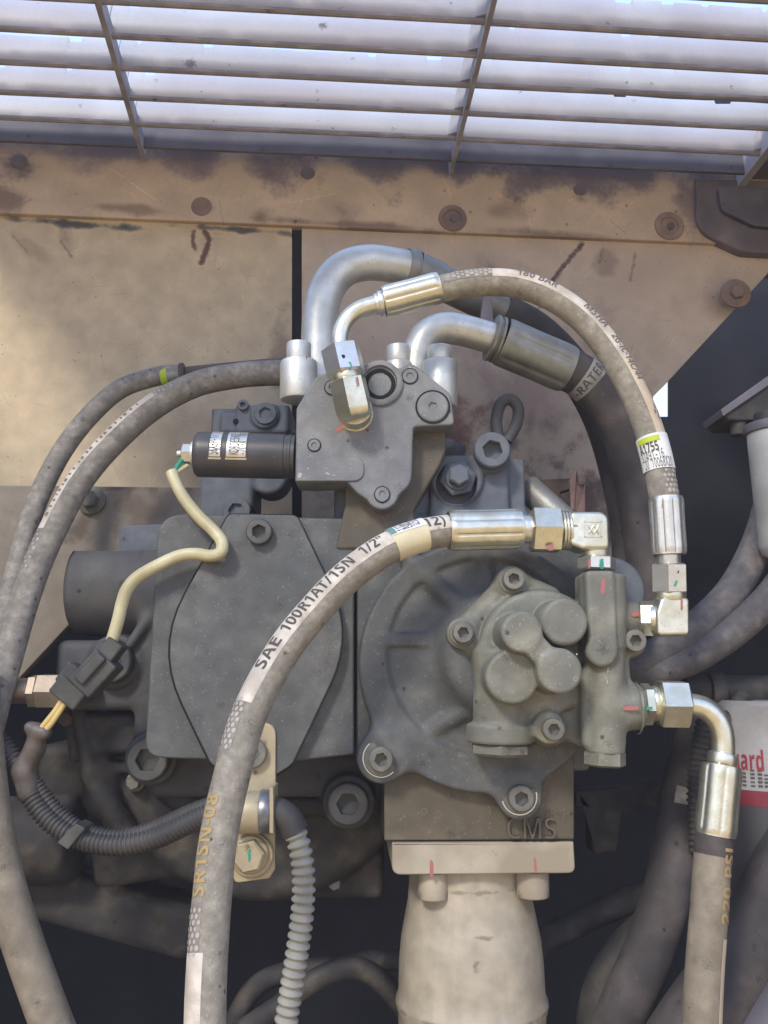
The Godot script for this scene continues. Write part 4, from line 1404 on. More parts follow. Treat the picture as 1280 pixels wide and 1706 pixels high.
# ================================================================ gear pump
func build_gear_pump() -> void:
	var g := thing("gear_pump", "grey cast gear pump with four round bosses, bolted on the right housing", "pump", pt(880, 1270, 80))
	var ls := []
	# mounting flange
	for c in [[854, 967, 25], [771, 1055, 26], [917, 1213, 30], [1052, 1068, 27]]:
		ls.append(boss(c[0], c[1], 30, 78, c[2], 5, 14))
	ls.append(bar(854, 967, 771, 1055, 54, 54, 20, 12, 14))
	ls.append(bar(771, 1055, 822, 1120, 54, 54, 18, 12, 16))
	ls.append(bar(854, 967, 930, 1000, 54, 54, 18, 12, 16))
	ls.append(block(815, 1000, 1046, 1215, 20, 74, 14, 18))
	ls.append(boss(905, 1085, 30, 96, 104, 10, 8))
	# suction port column
	ls.append(bar(836, 1080, 836, 1232, 74, 74, 46, 8, 14))
	ls.append(bar(833, 1206, 833, 1238, 74, 74, 55, 5, 7))
	# bosses
	ls.append(boss(942, 1036, 60, 166, 39, 6, 4, false, 42))
	ls.append(boss(871, 1053, 60, 186, 35, 6, 4, false, 38))
	ls.append(boss(934, 1118, 60, 186, 38, 6, 4, false, 41))
	ls.append(block(872, 1064, 932, 1106, 60, 184, 6, 6, -0.8))
	ls.append(boss(855, 1128, 60, 156, 45, 6, 4, false, 48))
	# valve column
	ls.append(block(977, 950, 1032, 1086, 60, 148, 7, 4))
	ls.append(boss(1004.5, 1084, 60, 148, 27, 6, 4))
	ls.append(bar(1005, 958, 1005, 1080, 108, 108, 38, 4, 4))
	ls.append(bar(1010, 1080, 1010, 1256, 108, 108, 31, 5, 10))
	ls.append(block(968, 1110, 1042, 1246, 50, 118, 8, 10))
	ls.append(block(1030, 955, 1054, 1150, 40, 98, 8, 10))
	ls.append(bar(1000, 1178, 1072, 1178, 92, 92, 43, 7, 14, 36))
	ls.append(bar(1020, 1030, 1068, 1030, 84, 84, 30, 6, 12, 26))
	ls.append(boss(1052, 1068, 30, 100, 25, 4, 8))
	ls.append(boss(917, 1213, 30, 104, 27, 5, 12))
	ls.append(boss(834, 1025, 40, 86, 8, 4, 8))
	ls.append(bar(960, 1150, 960, 1236, 60, 60, 22, 8, 16))
	var mb := cast_body(ls, pt(742, 1290, 0) * Vector3(1, 1, 0) + Vector3(0, -0.004, 0.006), pt(1095, 925, 150) * Vector3(1, 1, 0) + Vector3(0.01, 0.012, 0.06), 0.00078)
	obj("pump_casting", mb, M.cast_gear, g)
	bolt(g, 854, 967, 77, 17.5, 20, M.bolt_dusty, 23)
	bolt(g, 771, 1055, 77, 17, 18, M.bolt_dusty, 22)
	bolt(g, 920, 1214, 104, 18, 22, M.bolt_dusty, 0)
	bolt(g, 1054, 1068, 99, 18, 18, M.bolt_dusty, 22)
	# hexagon plugs at the two lower ends
	var k := kk(833, 1240, 74)
	mb = Mb.new()
	hexbar(mb, pt(833, 1212, 74), pt(833, 1236, 74), 55 * k, 4)
	obj("port_flange", mb, M.cast_gear, g)
	mb = Mb.new()
	hexbar(mb, pt(833, 1236, 74), pt(833, 1259, 74), 51 * k, 4)
	obj("port_plug", mb, M.cast_gear, g)
	mb = Mb.new()
	hexbar(mb, pt(1009, 1250, 106), pt(1009, 1277, 106), 34 * k, 30)
	obj("spool_plug", mb, M.cast_gear, g)
	for c in [[866, 1034, 4.5, 2.2, -25, 185], [877, 1033, 1.4, 1, 0, 185], [951, 1006, 2.4, 1, 60, 165], [962, 1090, 1.4, 1.6, 0, 165], [959, 1127, 1.6, 2.4, 0, 185], [935, 1151, 1.8, 1.2, 0, 184], [1014, 1117, 1, 5, 6, 138], [1013, 1136, 1.2, 4, -8, 138]]:
		smear(g, c[0], c[1], c[5] + 0.6, c[2], c[3], c[4], M.chip, "paint_chip")
	smear(g, 1064, 1023, 112, 12, 4, -5, M.red)
	smear(g, 1006, 976, 148.3, 4, 13, 4, M.red)
	smear(g, 1052, 1180, 134, 14, 4, 0, M.red)
	# seal ring peeping out below the side port
	mb = Mb.new()
	lathe(mb, on_axis(pt(1060, 1180, 92), Vector3(1, 0, 0)), [Vector2(41 * k, 0), Vector2(43 * k, 1.5 * U), Vector2(41 * k, 3 * U)], 48)
	obj("seal_ring", mb, M.zinc, g)

# ================================================================ smaller castings behind
func build_rear_valves() -> void:
	var v := thing("rear_valve", "blue grey valve casting behind the solenoid", "valve", pt(420, 870, -200))
	var ls := []
	ls.append(block(352, 664, 480, 730, -300, -190, 8, 6))
	ls.append(block(366, 684, 470, 722, -300, -172, 8, 6))
	ls.append(block(386, 644, 424, 700, -300, -196, 12, 10))
	ls.append(block(392, 664, 480, 722, -300, -166, 8, 6))
	ls.append(block(332, 788, 420, 880, -300, -176, 10, 8))
	ls.append(bar(396, 870, 396, 900, -200, -200, 36, 12, 8))
	ls.append(boss(396, 856, -220, -140, 24, 4, 4, true))
	ls.append(block(352, 715, 520, 800, -300, -220, 10, 8))
	ls.append(boss(446, 790, -260, -180, 34, 8, 8))
	ls.append(boss(440, 690, -200, -158, 24, 4, 4))
	obj("valve_casting", cast_body(ls, Vector3(-0.135, 1.225, -0.095), Vector3(-0.02, 1.40, -0.03), 0.0010), M.cast_blue, v)
	bolt(v, 405, 676, -166, 9, 8, M.cast_blue)
	bolt(v, 442, 690, -160, 19, 7, M.cast_blue)
	var mb := Mb.new()
	lathe(mb, on_axis(pt(392, 702, -165.5), Vector3(0, 0, 1)), [Vector2(5 * kk(392, 702, -166), 0), Vector2(4 * kk(392, 702, -166), 1 * U), Vector2(0, 1 * U)], 20)
	obj("screw_hole", mb, M.void, v)
	bolt(v, 394, 852, -166, 24, 8, M.cast_blue)
	# right rear block
	var b := thing("port_block", "blue grey port block with a socket bolt and a hex plug, right of the regulator", "block", pt(800, 880, -60))
	ls = []
	ls.append(block(716, 726, 852, 880, -180, -46, 8, 6))
	ls.append(block(846, 748, 878, 880, -180, -64, 4, 5))
	ls.append(block(764, 696, 802, 740, -190, -80, 14, 10))
	ls.append(boss(763, 796, -90, -36, 44, 6, 10))
	ls.append(boss(763, 802, -60, -20, 34, 3, 4, true))
	ls.append(boss(818, 754, -90, -36, 34, 5, 8))
	ls.append(bar(700, 900, 960, 900, -80, -80, 40, 20, 20))
	obj("block_casting", cast_body(ls, Vector3(0.015, 1.225, -0.06), Vector3(0.105, 1.355, -0.004), 0.0009), M.cast_blue, b)
	bolt(b, 819, 755, -37, 30, 26, M.cast_blue)
	var k := kk(763, 796, -36)
	mb = Mb.new()
	lathe(mb, Transform3D(Basis(), pt(763, 800, -50)), [Vector2(31 * k, 0), Vector2(31 * k, 20 * U), Vector2(26 * k, 24 * U), Vector2(0, 24 * U)], 6, 0.2)
	var hx := obj("hex_plug", mb, M.cast_blue, b)
	mb = Mb.new()
	lathe(mb, Transform3D(Basis(), pt(764, 796, -27)), [Vector2(22 * k, 0), Vector2(21 * k, 6 * U), Vector2(0, 6 * U)], 32)
	lathe(mb, Transform3D(Basis(), pt(765, 795, -22)), [Vector2(18 * k, 0), Vector2(18 * k, 20 * U), Vector2(15 * k, 23 * U), Vector2(0, 23 * U)], 6, 0.5)
	obj("hex_head", mb, M.cast_blue, hx)
	var e := way([[832, 735, -120], [828, 700, -120], [836, 672, -120], [852, 666, -120], [864, 680, -120], [862, 705, -120], [846, 735, -120]], 10.5 * k)
	mb = Mb.new()
	tube(mb, e, 18)
	obj("lifting_eye", mb, M.cast_dark, b)
	mb = Mb.new()
	rod(mb, pt(878, 812, -130), pt(945, 872, -90), 24 * kk(900, 840, -110))
	tag(obj("side_pipe", mb, M.steel_dull, self), "short olive pipe slanting out of the port block", "pipe")
	# engine castings low on the left
	var en := thing("engine_casting", "dark grimy engine housing in the shade under the pump, lower left", "engine", pt(250, 1560, -250))
	ls = []
	ls.append(boss(440, 1230, -420, -210, 262, 30, 20))
	ls.append(block(60, 1240, 330, 1330, -420, -240, 20, 20))
	ls.append(block(140, 1190, 250, 1256, -320, -165, 10, 14))
	ls.append(block(170, 1270, 250, 1290, -320, -190, 8, 10))
	ls.append(lc(pt(128, 1180, -170), pt(150, 1290, -170), 12 * U, 15 * U, 8 * U))
	ls.append(lc(pt(150, 1290, -170), pt(205, 1385, -180), 15 * U, 26 * U, 10 * U))
	ls.append(block(150, 1390, 360, 1470, -420, -240, 24, 26, 0.15))
	ls.append(lc(pt(150, 1190, -200), pt(170, 1330, -200), 16 * U, 34 * U, 14 * U))
	ls.append(lc(pt(270, 1300, -190), pt(360, 1380, -190), 30 * U, 20 * U, 14 * U))
	ls.append(bar(-20, 1400, 130, 1400, -260, -260, 70, 24, 20))
	ls.append(block(-40, 1470, 330, 1560, -420, -280, 24, 20, -0.25))
	ls.append(lc(pt(120, 1185, -190), pt(126, 1260, -190), 15 * U, 12 * U, 8 * U))
	ls.append(block(330, 1330, 600, 1360, -300, -170, 10, 20))
	ls.append(block(440, 1420, 640, 1500, -420, -260, 16, 24))
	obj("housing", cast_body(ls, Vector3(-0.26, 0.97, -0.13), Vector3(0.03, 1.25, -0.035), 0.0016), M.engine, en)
	hexbolt(en, 112, 1198, -172, 13, 14, M.rusty, 0)
	hexbolt(en, 226, 1302, -200, 12, 16, M.bolt_dusty, 16)
	hexbolt(en, 197, 1373, -180, 9, 8, M.zinc, 12)
	hexbolt(en, 557, 1471, -240, 11, 10, M.bolt_dusty, 0)

# ================================================================ rigid tubes with their large hoses, standing screws
func build_tubes() -> void:
	# three silver cap screws on spacers
	for c in [[497, 642, 602, 572, 31, 20.5, "silver cap screw left of the tubes with a red tick on its spacer", -40], [665, 640, 604, 577, 24, 20, "silver cap screw between the tubes with a green tick on its head", -70], [734, 654, 602, 578, 29, 20.5, "silver cap screw furthest right on the regulator, with a green side stroke", -40]]:
		var t := thing("cap_screw", c[6], "screw", pt(c[0], c[1], c[7]), "silver cap screws standing on the regulator")
		var k := kk(c[0], c[2], c[7])
		var mb := Mb.new()
		rod(mb, pt(c[0], c[1] + 26, c[7]), pt(c[0], c[2], c[7]), c[4] * k, 0.0016, 40)
		obj("spacer", mb, M.steel, t)
		mb = Mb.new()
		socket_head(mb, pt(c[0], c[2], c[7]), Vector3.UP, c[5] * k, pt(c[0], c[3], c[7]).y - pt(c[0], c[2], c[7]).y, 0.3)
		obj("screw_head", mb, M.steel, t)
		if c[0] == 497:
			smear(t, 508, 600, c[7] + 29, 2, 8, 20, M.red)
		else:
			smear(t, c[0] - 2 if c[0] == 665 else c[0] + 3, c[3] + 11, c[7] + 19, 2.2, 8, 10, M.green)
			if c[0] == 665: smear(t, 668, 614, c[7] + 23, 1.8, 7, 0, M.red)
	# first tube, arching to the right
	var k := kk(540, 520, -110)
	var t := thing("steel_tube", "thick silver steel tube arching up behind the pilot hose, left of the two", "tube", pt(533, 660, -110))
	var w := way([[532, 680, -110], [531, 600, -110], [533, 530, -112], [545, 480, -116], [572, 449, -124], [610, 438, -134], [650, 441, -146], [690, 449, -160]], 30 * k)
	var mb := Mb.new()
	tube(mb, w, 36)
	obj("bent_tube", mb, M.steel, t)
	mb = Mb.new()
	rod(mb, pt(676, 446, -156), pt(694, 450, -164), 34 * k)
	obj("collar", mb, M.steel_dull, t)
	mb = Mb.new()
	var end := pt(840, 520, -240)
	var bg := pt(692, 450, -163)
	lathe(mb, on_axis(bg, end - bg), [Vector2(33 * k, 0), Vector2(33 * k, 0.015), Vector2(30 * k, 0.02), Vector2(30 * k, bg.distance_to(end))], 40)
	obj("hose_shell", mb, M.steel_dull, t)
	mb = Mb.new()
	w = way([[835, 518, -236], [900, 556, -280], [960, 620, -300], [1005, 700, -310], [1035, 800, -310], [1052, 900, -300], [1050, 1010, -290], [1030, 1120, -290]], 34 * k)
	tube(mb, w, 28)
	obj("hose", mb, M.rubber_dark, t)
	# second tube with its big ferrule
	k = kk(740, 560, -90)
	t = thing("steel_tube", "thick silver steel tube with a large ferrule, right of the two", "tube", pt(692, 660, -90))
	w = way([[692, 690, -90], [692, 630, -90], [697, 590, -92], [712, 560, -96], [740, 547, -102], [775, 551, -110], [828, 566, -122]], 26.5 * k)
	mb = Mb.new()
	tube(mb, w, 36)
	obj("bent_tube", mb, M.steel, t)
	var a := pt(818, 562, -120)
	var b := pt(836, 568, -124)
	mb = Mb.new()
	lathe(mb, on_axis(a, b - a), [Vector2(20 * k, 0), Vector2(36 * k, 0), Vector2(40 * k, 2 * U), Vector2(40 * k, 7 * U), Vector2(36 * k, 9 * U), Vector2(36 * k, 12 * U), Vector2(40 * k, 13 * U), Vector2(40 * k, 18 * U), Vector2(20 * k, 18 * U)], 44)
	obj("flange_ring", mb, M.steel_dull, t)
	mb = Mb.new()
	ferrule(mb, b, pt(948, 616, -150), 42 * k, 6, 0.5)
	obj("ferrule", mb, M.steel_dull, t)
	mb = Mb.new()
	w = way([[940, 612, -148], [970, 628, -154], [1005, 662, -164], [1034, 710, -175], [1056, 780, -185], [1072, 870, -190], [1084, 960, -190], [1090, 1060, -190]], 37 * k)
	tube(mb, w, 32)
	var hs := obj("hose", mb, M.rubber_dark, t)
	mb = Mb.new()
	var s0 := s_at(w, 968, 627)
	patch(mb, w, s0, s0 + 0.0085, -2.4, 2.4, 0.0002)
	hs = obj("printed_band", mb, M.band, hs)
	# letters round the band
	mb = Mb.new()
	write_on(mb, w, "-RATER", 0.0052, bold, s0 + 0.0044, 1.3, 1.0, true, 1.1)
	obj("band_print", mb, M.ink, t)
	mb = Mb.new()
	var T := front(-150)
	prism(mb, laid(rounded([[806, 492, 2], [820, 490, 2], [824, 540], [800, 540]]), T), T, 20 * U, 2 * U)
	obj("strap_end", mb, M.gusset, t)

# ================================================================ suction pipe below
func build_pipe() -> void:
	var p := thing("flanged_pipe", "cream painted pipe with a square flange under the outlet block", "pipe", pt(785, 1706, -130))
	obj("flange", plate([[654, 1404, 2], [957, 1403, 2], [960, 1455, 12], [654, 1458, 16]], -4, 260, 3, 10), M.cream, p)
	var zc := -130.0
	var c := pt(785, 1560, zc)
	var k := kk(785, 1560, zc)
	var prof := []
	for q in [[1415, 101], [1470, 101], [1500, 104], [1530, 110], [1560, 116], [1600, 120], [1640, 121.5], [1652, 122.5], [1660, 126], [1668, 127], [1676, 125], [1684, 122.5], [1760, 122]]:
		prof.append(Vector2(q[1] * kk(785, q[0], zc), pt(785, q[0], zc).y - c.y))
	prof.reverse()
	var mb := Mb.new()
	lathe(mb, Transform3D(Basis(Vector3(1, 0, 0), Vector3(0, 0, -1), Vector3(0, 1, 0)), c), prof, 64)
	var low: float = prof[0].y
	var span: float = prof[prof.size() - 1].y - low
	var at := func(y: float) -> float: return (pt(785, y, zc).y - c.y - low) / span
	var pm := drum(Color(0.69, 0.65, 0.575), 77, [[0.745, at.call(1570), 0.016, 0.036, 0.32], [0.762, at.call(1532), 0.022, 0.01, 0.25], [0.75, at.call(1668), 0.32, 0.01, 0.2], [0.79, at.call(1666), 0.04, 0.016, 0.35], [0.75, at.call(1464), 0.12, 0.012, 0.2]])
	pm.uv1_scale = Vector3(1.0 / TAU, 1.0 / span, 1)
	pm.uv1_offset = Vector3(1.0, -low / span, 0)
	obj("pipe_neck", mb, pm, p)
	for q in [[722, 1460, 1497, 25.5, -44], [888, 1458, 1494, 27, -44]]:
		mb = Mb.new()
		k = kk(q[0], q[1], q[4])
		socket_head(mb, pt(q[0], q[1] - 8, q[4]), Vector3.DOWN, q[3] * k, pt(q[0], q[1] - 8, q[4]).y - pt(q[0], q[2], q[4]).y, 0.2)
		obj("flange_bolt", mb, M.cream, p)
	smear(p, 720, 1448, -3.6, 3.2, 15, 0, M.red)
	smear(p, 893, 1441, -3.6, 2.4, 13, -4, M.red)
	smear(p, 909, 1478, -26, 2.5, 13, 0, M.green)

# ================================================================ hoses with their fittings
func build_hoses() -> void:
	# ---- the big hose across the front
	var t := thing("hydraulic_hose", "grey hose lettered SAE 100R1AT/1SN 1/2 sweeping down across the pump cover", "hose", pt(342, 1706, 340))
	var k := kk(720, 890, 125)
	var w := way([[760, 883, 112], [748, 884, 114], [700, 893, 128], [640, 917, 146], [580, 960, 164], [522, 1020, 184], [468, 1090, 206], [416, 1188, 238], [384, 1299, 270], [362, 1405, 292], [352, 1505, 312], [344, 1620, 334], [341, 1720, 350], [340, 1800, 362]], 26.5 * k, 14)
	var mb := Mb.new()
	tube(mb, w, 40)
	obj("hose", mb, M.rubber, t)
	var s := func(x: float, y: float) -> float: return s_at(w, x, y)
	mb = Mb.new()
	patch(mb, w, s.call(748, 884), s.call(420, 1178), 0.02, 1.5)
	var st := obj("printed_stripe", mb, M.stripe, t)
	mb = Mb.new()
	patch(mb, w, s.call(347, 1590), w.length(), 0.05, 1.5)
	obj("printed_stripe", mb, M.stripe, t)
	mb = Mb.new()
	patch(mb, w, s.call(423, 1172), s.call(392, 1268), 0.3, 1.45, 0.0001)
	obj("worn_stripe", mb, M.rubber_grey, t)
	mb = Mb.new()
	patch(mb, w, s.call(352, 1500), s.call(347, 1592), 0.3, 1.45, 0.0001)
	obj("worn_stripe", mb, M.rubber_grey, t)
	mb = Mb.new()
	spots(mb, w, s.call(424, 1170), s.call(396, 1258), 0.32, 1.3, 0.0009, 0.0022)
	spots(mb, w, s.call(352, 1510), s.call(347, 1596), 0.32, 1.3, 0.0008, 0.002)
	obj("weave_dots", mb, M.dots, t).set_meta("kind", "stuff")
	mb = Mb.new()
	var hi := 0.0058
	for q in [["SAE", 427, 1121, 455, 1068], ["100R1AT/1SN", 462, 1051, 591, 945], ["1/2\"", 601, 937, 640, 917], ["12)", 702, 892, 738, 885]]:
		var from: float = s.call(q[1], q[2])
		write_on(mb, w, q[0], hi, bold, from, 0.66, -1.0, false, 1.0, 0.0003, absf(from - s.call(q[3], q[4])))
	obj("hose_print", mb, M.ink, st)
	mb = Mb.new()
	write_on(mb, w, "SR1SN-08", 0.0056, bold, s.call(353, 1494), 0.62, -1.0, false, 1.0, 0.0003, absf(s.call(353, 1494) - s.call(376, 1327)))
	obj("faded_print", mb, M.ink_gold, t)
	mb = Mb.new()
	patch(mb, w, s.call(708, 890), s.call(652, 912), -1.7, 2.0, 0.00035)
	var lb_ := obj("wrapped_label", mb, M.paper_cream, t)
	mb = Mb.new()
	patch(mb, w, s.call(708, 890), s.call(652, 912), 0.42, 1.6, 0.0006)
	obj("label_face", mb, M.paper, lb_)
	mb = Mb.new()
	patch(mb, w, s.call(664, 906), s.call(654, 911), 0.5, 1.5, 0.0008)
	obj("label_block", mb, M.teal, lb_)
	mb = Mb.new()
	write_on(mb, w, "1111", 0.0019, mono, s.call(671, 903), 0.5, -1.0, true, 1.0, 0.0008, 0.0052)
	write_on(mb, w, "P4811", 0.0019, mono, s.call(681, 899), 0.5, -1.0, true, 1.0, 0.0008, 0.006)
	write_on(mb, w, "DZ5082", 0.0017, mono, s.call(691, 896), 0.55, -1.0, true, 1.0, 0.0008, 0.0058)
	obj("label_print", mb, M.ink, lb_)
	k = kk(808, 882, 108)
	mb = Mb.new()
	ferrule(mb, pt(748, 884, 112), pt(868, 881, 100), 34 * k, 8, 0.0)
	obj("ferrule", mb, M.zinc_gold, t)
	mb = Mb.new()
	rod(mb, pt(866, 881, 100), pt(890, 882, 99), 24 * k)
	obj("stem", mb, M.zinc, t)
	mb = Mb.new()
	hexbar(mb, pt(884, 883, 98), pt(936, 884, 98), 40 * k, 0)
	obj("swivel_nut", mb, M.zinc_gold, t)
	mb = Mb.new()
	for i in 3: rod(mb, pt(936 + i * 5, 884, 98), pt(940.5 + i * 5, 884, 98), 33 * k, 0.0004)
	obj("thread", mb, M.zinc_gold, t)
	mb = Mb.new()
	var T := front(124)
	prism(mb, laid(rounded([[951, 852, 9], [1015, 852, 18], [1017, 915, 9], [972, 915, 10], [951, 907, 12]]), T), T, 52 * U, 6 * U)
	var el := obj("elbow", mb, M.zinc_gold, t)
	mb = Mb.new()   # square stamp on the elbow
	T = front(125.4)
	for q in [[975, 868, 1004, 870], [975, 893, 1004, 895], [975, 868, 977, 895], [1002, 868, 1004, 895]]:
		prism(mb, laid(rounded([[q[0], q[1]], [q[2], q[1]], [q[2], q[3]], [q[0], q[3]]]), T), T, 1.2 * U, 0.3 * U)
	for q in [[980, 873, 990, 890], [990, 873, 999, 890], [982, 889, 991, 874], [991, 889, 999, 875]]:
		rod(mb, pt(q[0], q[1], 124.4), pt(q[2], q[3], 124.4), 1.4 * U, 0.2 * U, 10)
	obj("stamp", mb, M.zinc_gold, el)
	mb = Mb.new()
	rod(mb, pt(993, 908, 98), pt(993, 932, 98), 22 * k)
	obj("elbow_stem", mb, M.zinc_gold, t)
	mb = Mb.new()
	hexbar(mb, pt(995, 951, 98), pt(995, 927, 98), 32 * k, 30)
	obj("adapter_nut", mb, M.zinc, t)
	smear(t, 957, 876, 124.6, 8, 1.6, 0, M.red)
	smear(t, 983, 939, 127, 2, 8, 0, M.red)
	smear(t, 1004, 939, 127, 3, 9, 0, M.green)
	smear(t, 918, 912, 126, 6, 5, 0, M.red)

	# ---- pilot hose over the top
	t = thing("hydraulic_hose", "hose lettered 180 BAR arching from the regulator over to the gear pump", "hose", pt(1120, 1050, 90))
	k = kk(850, 473, 80)
	w = way([[722, 484, 76], [738, 481, 76], [790, 472, 76], [850, 472, 78], [906, 488, 82], [960, 521, 88], [1008, 572, 96], [1047, 636, 106], [1075, 697, 116], [1093, 755, 124], [1105, 815, 130], [1110, 850, 132]], 22.5 * k, 14)
	mb = Mb.new()
	tube(mb, w, 36)
	obj("hose", mb, M.rubber, t)
	var s2 := func(x: float, y: float) -> float: return s_at(w, x, y)
	mb = Mb.new()
	patch(mb, w, s2.call(818, 471), s2.call(1030, 606), -1.5, -0.05)
	st = obj("printed_stripe", mb, M.stripe, t)
	mb = Mb.new()
	patch(mb, w, s2.call(1030, 606), s2.call(1087, 733), -1.5, -0.1)
	obj("printed_stripe", mb, M.stripe_tan, t)
	mb = Mb.new()
	patch(mb, w, s2.call(738, 481), s2.call(818, 471), -1.5, -0.05)
	obj("worn_stripe", mb, M.rubber_grey, t)
	mb = Mb.new()
	patch(mb, w, s2.call(1099, 784), s2.call(1108, 832), -1.5, 1.0)
	obj("worn_stripe", mb, M.rubber_grey, t)
	mb = Mb.new()
	spots(mb, w, s2.call(752, 478), s2.call(820, 471), -1.15, -0.15, 0.0009, 0.0022)
	spots(mb, w, s2.call(1099, 786), s2.call(1107, 828), -1.1, 0.1, 0.0008, 0.002)
	obj("weave_dots", mb, M.dots, t).set_meta("kind", "stuff")
	mb = Mb.new()
	hi = 0.0047
	for q in [["180 BAR", 860, 474, 922, 496], ["MSHA", 962, 523, 1000, 561], ["2G-lC-14C/44", 1007, 571, 1052, 646]]:
		var from: float = s2.call(q[1], q[2])
		write_on(mb, w, q[0], hi, bold, from, -0.66, 1.0, false, 1.0, 0.0003, absf(from - s2.call(q[3], q[4])))
	# small emblem: four petals
	var se: float = s2.call(1076, 698)
	for q in [[-0.0028, 0.0], [0.0028, 0.0], [0.0, -0.17], [0.0, 0.17]]:
		var c := skin(mb, w, se + q[0], -0.72 + q[1], 0.0003)
		var last := -1
		for j in 11:
			var b := TAU * j / 10
			var i := skin(mb, w, se + q[0] + 0.0016 * cos(b) * (1.0 if q[1] == 0.0 else 0.7), -0.72 + q[1] + 0.085 * sin(b) * (0.7 if q[1] == 0.0 else 1.0), 0.0003)
			if j: mb.face(c, last, i)
			last = i
	obj("hose_print", mb, M.ink_soft, st)
	mb = Mb.new()
	patch(mb, w, s2.call(1087, 732), s2.call(1099, 785), -2.2, 2.2, 0.0006)
	lb_ = obj("wrapped_label", mb, M.paper, t)
	mb = Mb.new()
	patch(mb, w, s2.call(1088, 734), s2.call(1089.5, 741), -0.15, 1.35, 0.0009)
	obj("label_block", mb, M.lime, lb_)
	mb = Mb.new()
	write_on(mb, w, "A1755", 0.0023, bold, s2.call(1091, 751), 1.35, 1.0, true, 1.0, 0.0009, 0.0088)
	write_on(mb, w, "37491-16,", 0.0018, mono, s2.call(1095, 763), 1.35, 1.0, true, 1.0, 0.0009, 0.0112)
	write_on(mb, w, "20 10068X20", 0.0016, mono, s2.call(1097, 776), 1.2, 1.0, true, 1.0, 0.0009, 0.0125)
	obj("label_print", mb, M.ink, lb_)
	k = kk(690, 490, 74)
	mb = Mb.new()
	ferrule(mb, pt(734, 479, 76), pt(640, 504, 74), 27 * k, 8, 0.1)
	obj("ferrule", mb, M.zinc_gold, t)
	mb = Mb.new()
	rod(mb, pt(641, 504, 74), pt(630, 506, 74), 21 * k)
	rod(mb, pt(632, 506, 74), pt(624, 507.5, 74), 18 * k)
	obj("ferrule_collar", mb, M.zinc, t)
	mb = Mb.new()
	var wt := way([[640, 504, 74], [622, 508, 75], [596, 517, 77], [577, 534, 79], [567, 556, 80], [566, 585, 82]], 15 * k)
	tube(mb, wt, 30)
	obj("bent_stem", mb, M.zinc_gold, t)
	mb = Mb.new()
	hexbar(mb, pt(566, 579, 84), pt(577, 627, 88), 33 * k, 14)
	obj("swivel_nut", mb, M.zinc, t)
	mb = Mb.new()
	rod(mb, pt(576, 622, 88), pt(578, 636, 88), 25 * k)
	obj("thread", mb, M.zinc_gold, t)
	mb = Mb.new()
	var a := pt(578, 631, 88)
	var b2 := pt(593, 700, 80)
	var hl := a.distance_to(b2)
	lathe(mb, on_axis(a, b2 - a), [Vector2(0, 0), Vector2(26 * k, 0), Vector2(30.5 * k, 3 * U), Vector2(31.5 * k, hl - 20 * U), Vector2(30.5 * k, hl - 12 * U), Vector2(27 * k, hl - 5 * U), Vector2(19 * k, hl), Vector2(0, hl + 2 * U)], 6, deg_to_rad(14))
	var el2 := obj("elbow", mb, M.zinc_gold, t)
	mb = Mb.new()
	var e0 := pt(590, 679, 82)
	lathe(mb, on_axis(Vector3(e0.x, e0.y, 40 * U), Vector3(0, 0, 1)), [Vector2(30 * k, 0), Vector2(30 * k, 5 * U), Vector2(27.5 * k, 7 * U), Vector2(27.5 * k, 40 * U), Vector2(0, 40 * U)], 40)
	obj("elbow_base", mb, M.zinc_gold, el2)
	mb = Mb.new()
	lathe(mb, Transform3D(Basis(), pt(571, 594, 116)), [Vector2(3.4 * k, 0), Vector2(3.2 * k, 0.6 * U), Vector2(0, 0.6 * U)], 20)
	obj("peephole", mb, M.void, t)
	smear(t, 565, 612, 116, 3.5, 6, -8, M.red)
	smear(t, 582, 608, 115, 3.5, 6, -8, M.green)
	smear(t, 596, 635, 114, 1.5, 9, -10, M.red)
	# lower end
	k = kk(1113, 880, 132)
	mb = Mb.new()
	ferrule(mb, pt(1110, 828, 131), pt(1116, 924, 128), 28.5 * k, 9, 0.2)
	obj("ferrule", mb, M.zinc, t)
	mb = Mb.new()
	rod(mb, pt(1115, 918, 128), pt(1116, 942, 126), 19 * k)
	obj("stem", mb, M.zinc, t)
	mb = Mb.new()
	hexbar(mb, pt(1116, 938, 126), pt(1117, 988, 122), 30.5 * k, 20)
	obj("swivel_nut", mb, M.zinc, t)
	mb = Mb.new()
	rod(mb, pt(1118, 984, 122), pt(1118, 1000, 121), 25 * k)
	obj("thread", mb, M.zinc_gold, t)
	mb = Mb.new()
	T = front(142)
	prism(mb, laid(rounded([[1103, 995, 8], [1150, 995, 8], [1151, 1058, 8], [1097, 1059, 9], [1095, 1020, 10]]), T), T, 46 * U, 5 * U)
	obj("elbow", mb, M.zinc_gold, t)
	mb = Mb.new()
	rod(mb, pt(1086, 1031, 112), pt(1106, 1031, 118), 24 * k)
	obj("elbow_stem", mb, M.zinc_gold, t)
	mb = Mb.new()
	hexbar(mb, pt(1066, 1030, 100), pt(1091, 1030, 106), 30 * k, 18)
	obj("adapter_nut", mb, M.zinc_gold, t)
	smear(t, 1137, 1007, 142.6, 2, 10, 0, M.red)
	smear(t, 1126, 972, 148, 3, 6, 15, M.green)
	mb = Mb.new()
	lathe(mb, Transform3D(Basis(), pt(1129, 952, 148)), [Vector2(3.4 * k, 0), Vector2(3.2 * k, 0.6 * U), Vector2(0, 0.6 * U)], 20)
	obj("peephole", mb, M.void, t)

	# ---- hose going down on the right
	t = thing("hydraulic_hose", "tan grey hose with brass elbow tube dropping from the gear pump, lettered PSI", "hose", pt(1170, 1706, 100))
	k = kk(1180, 1400, 100)
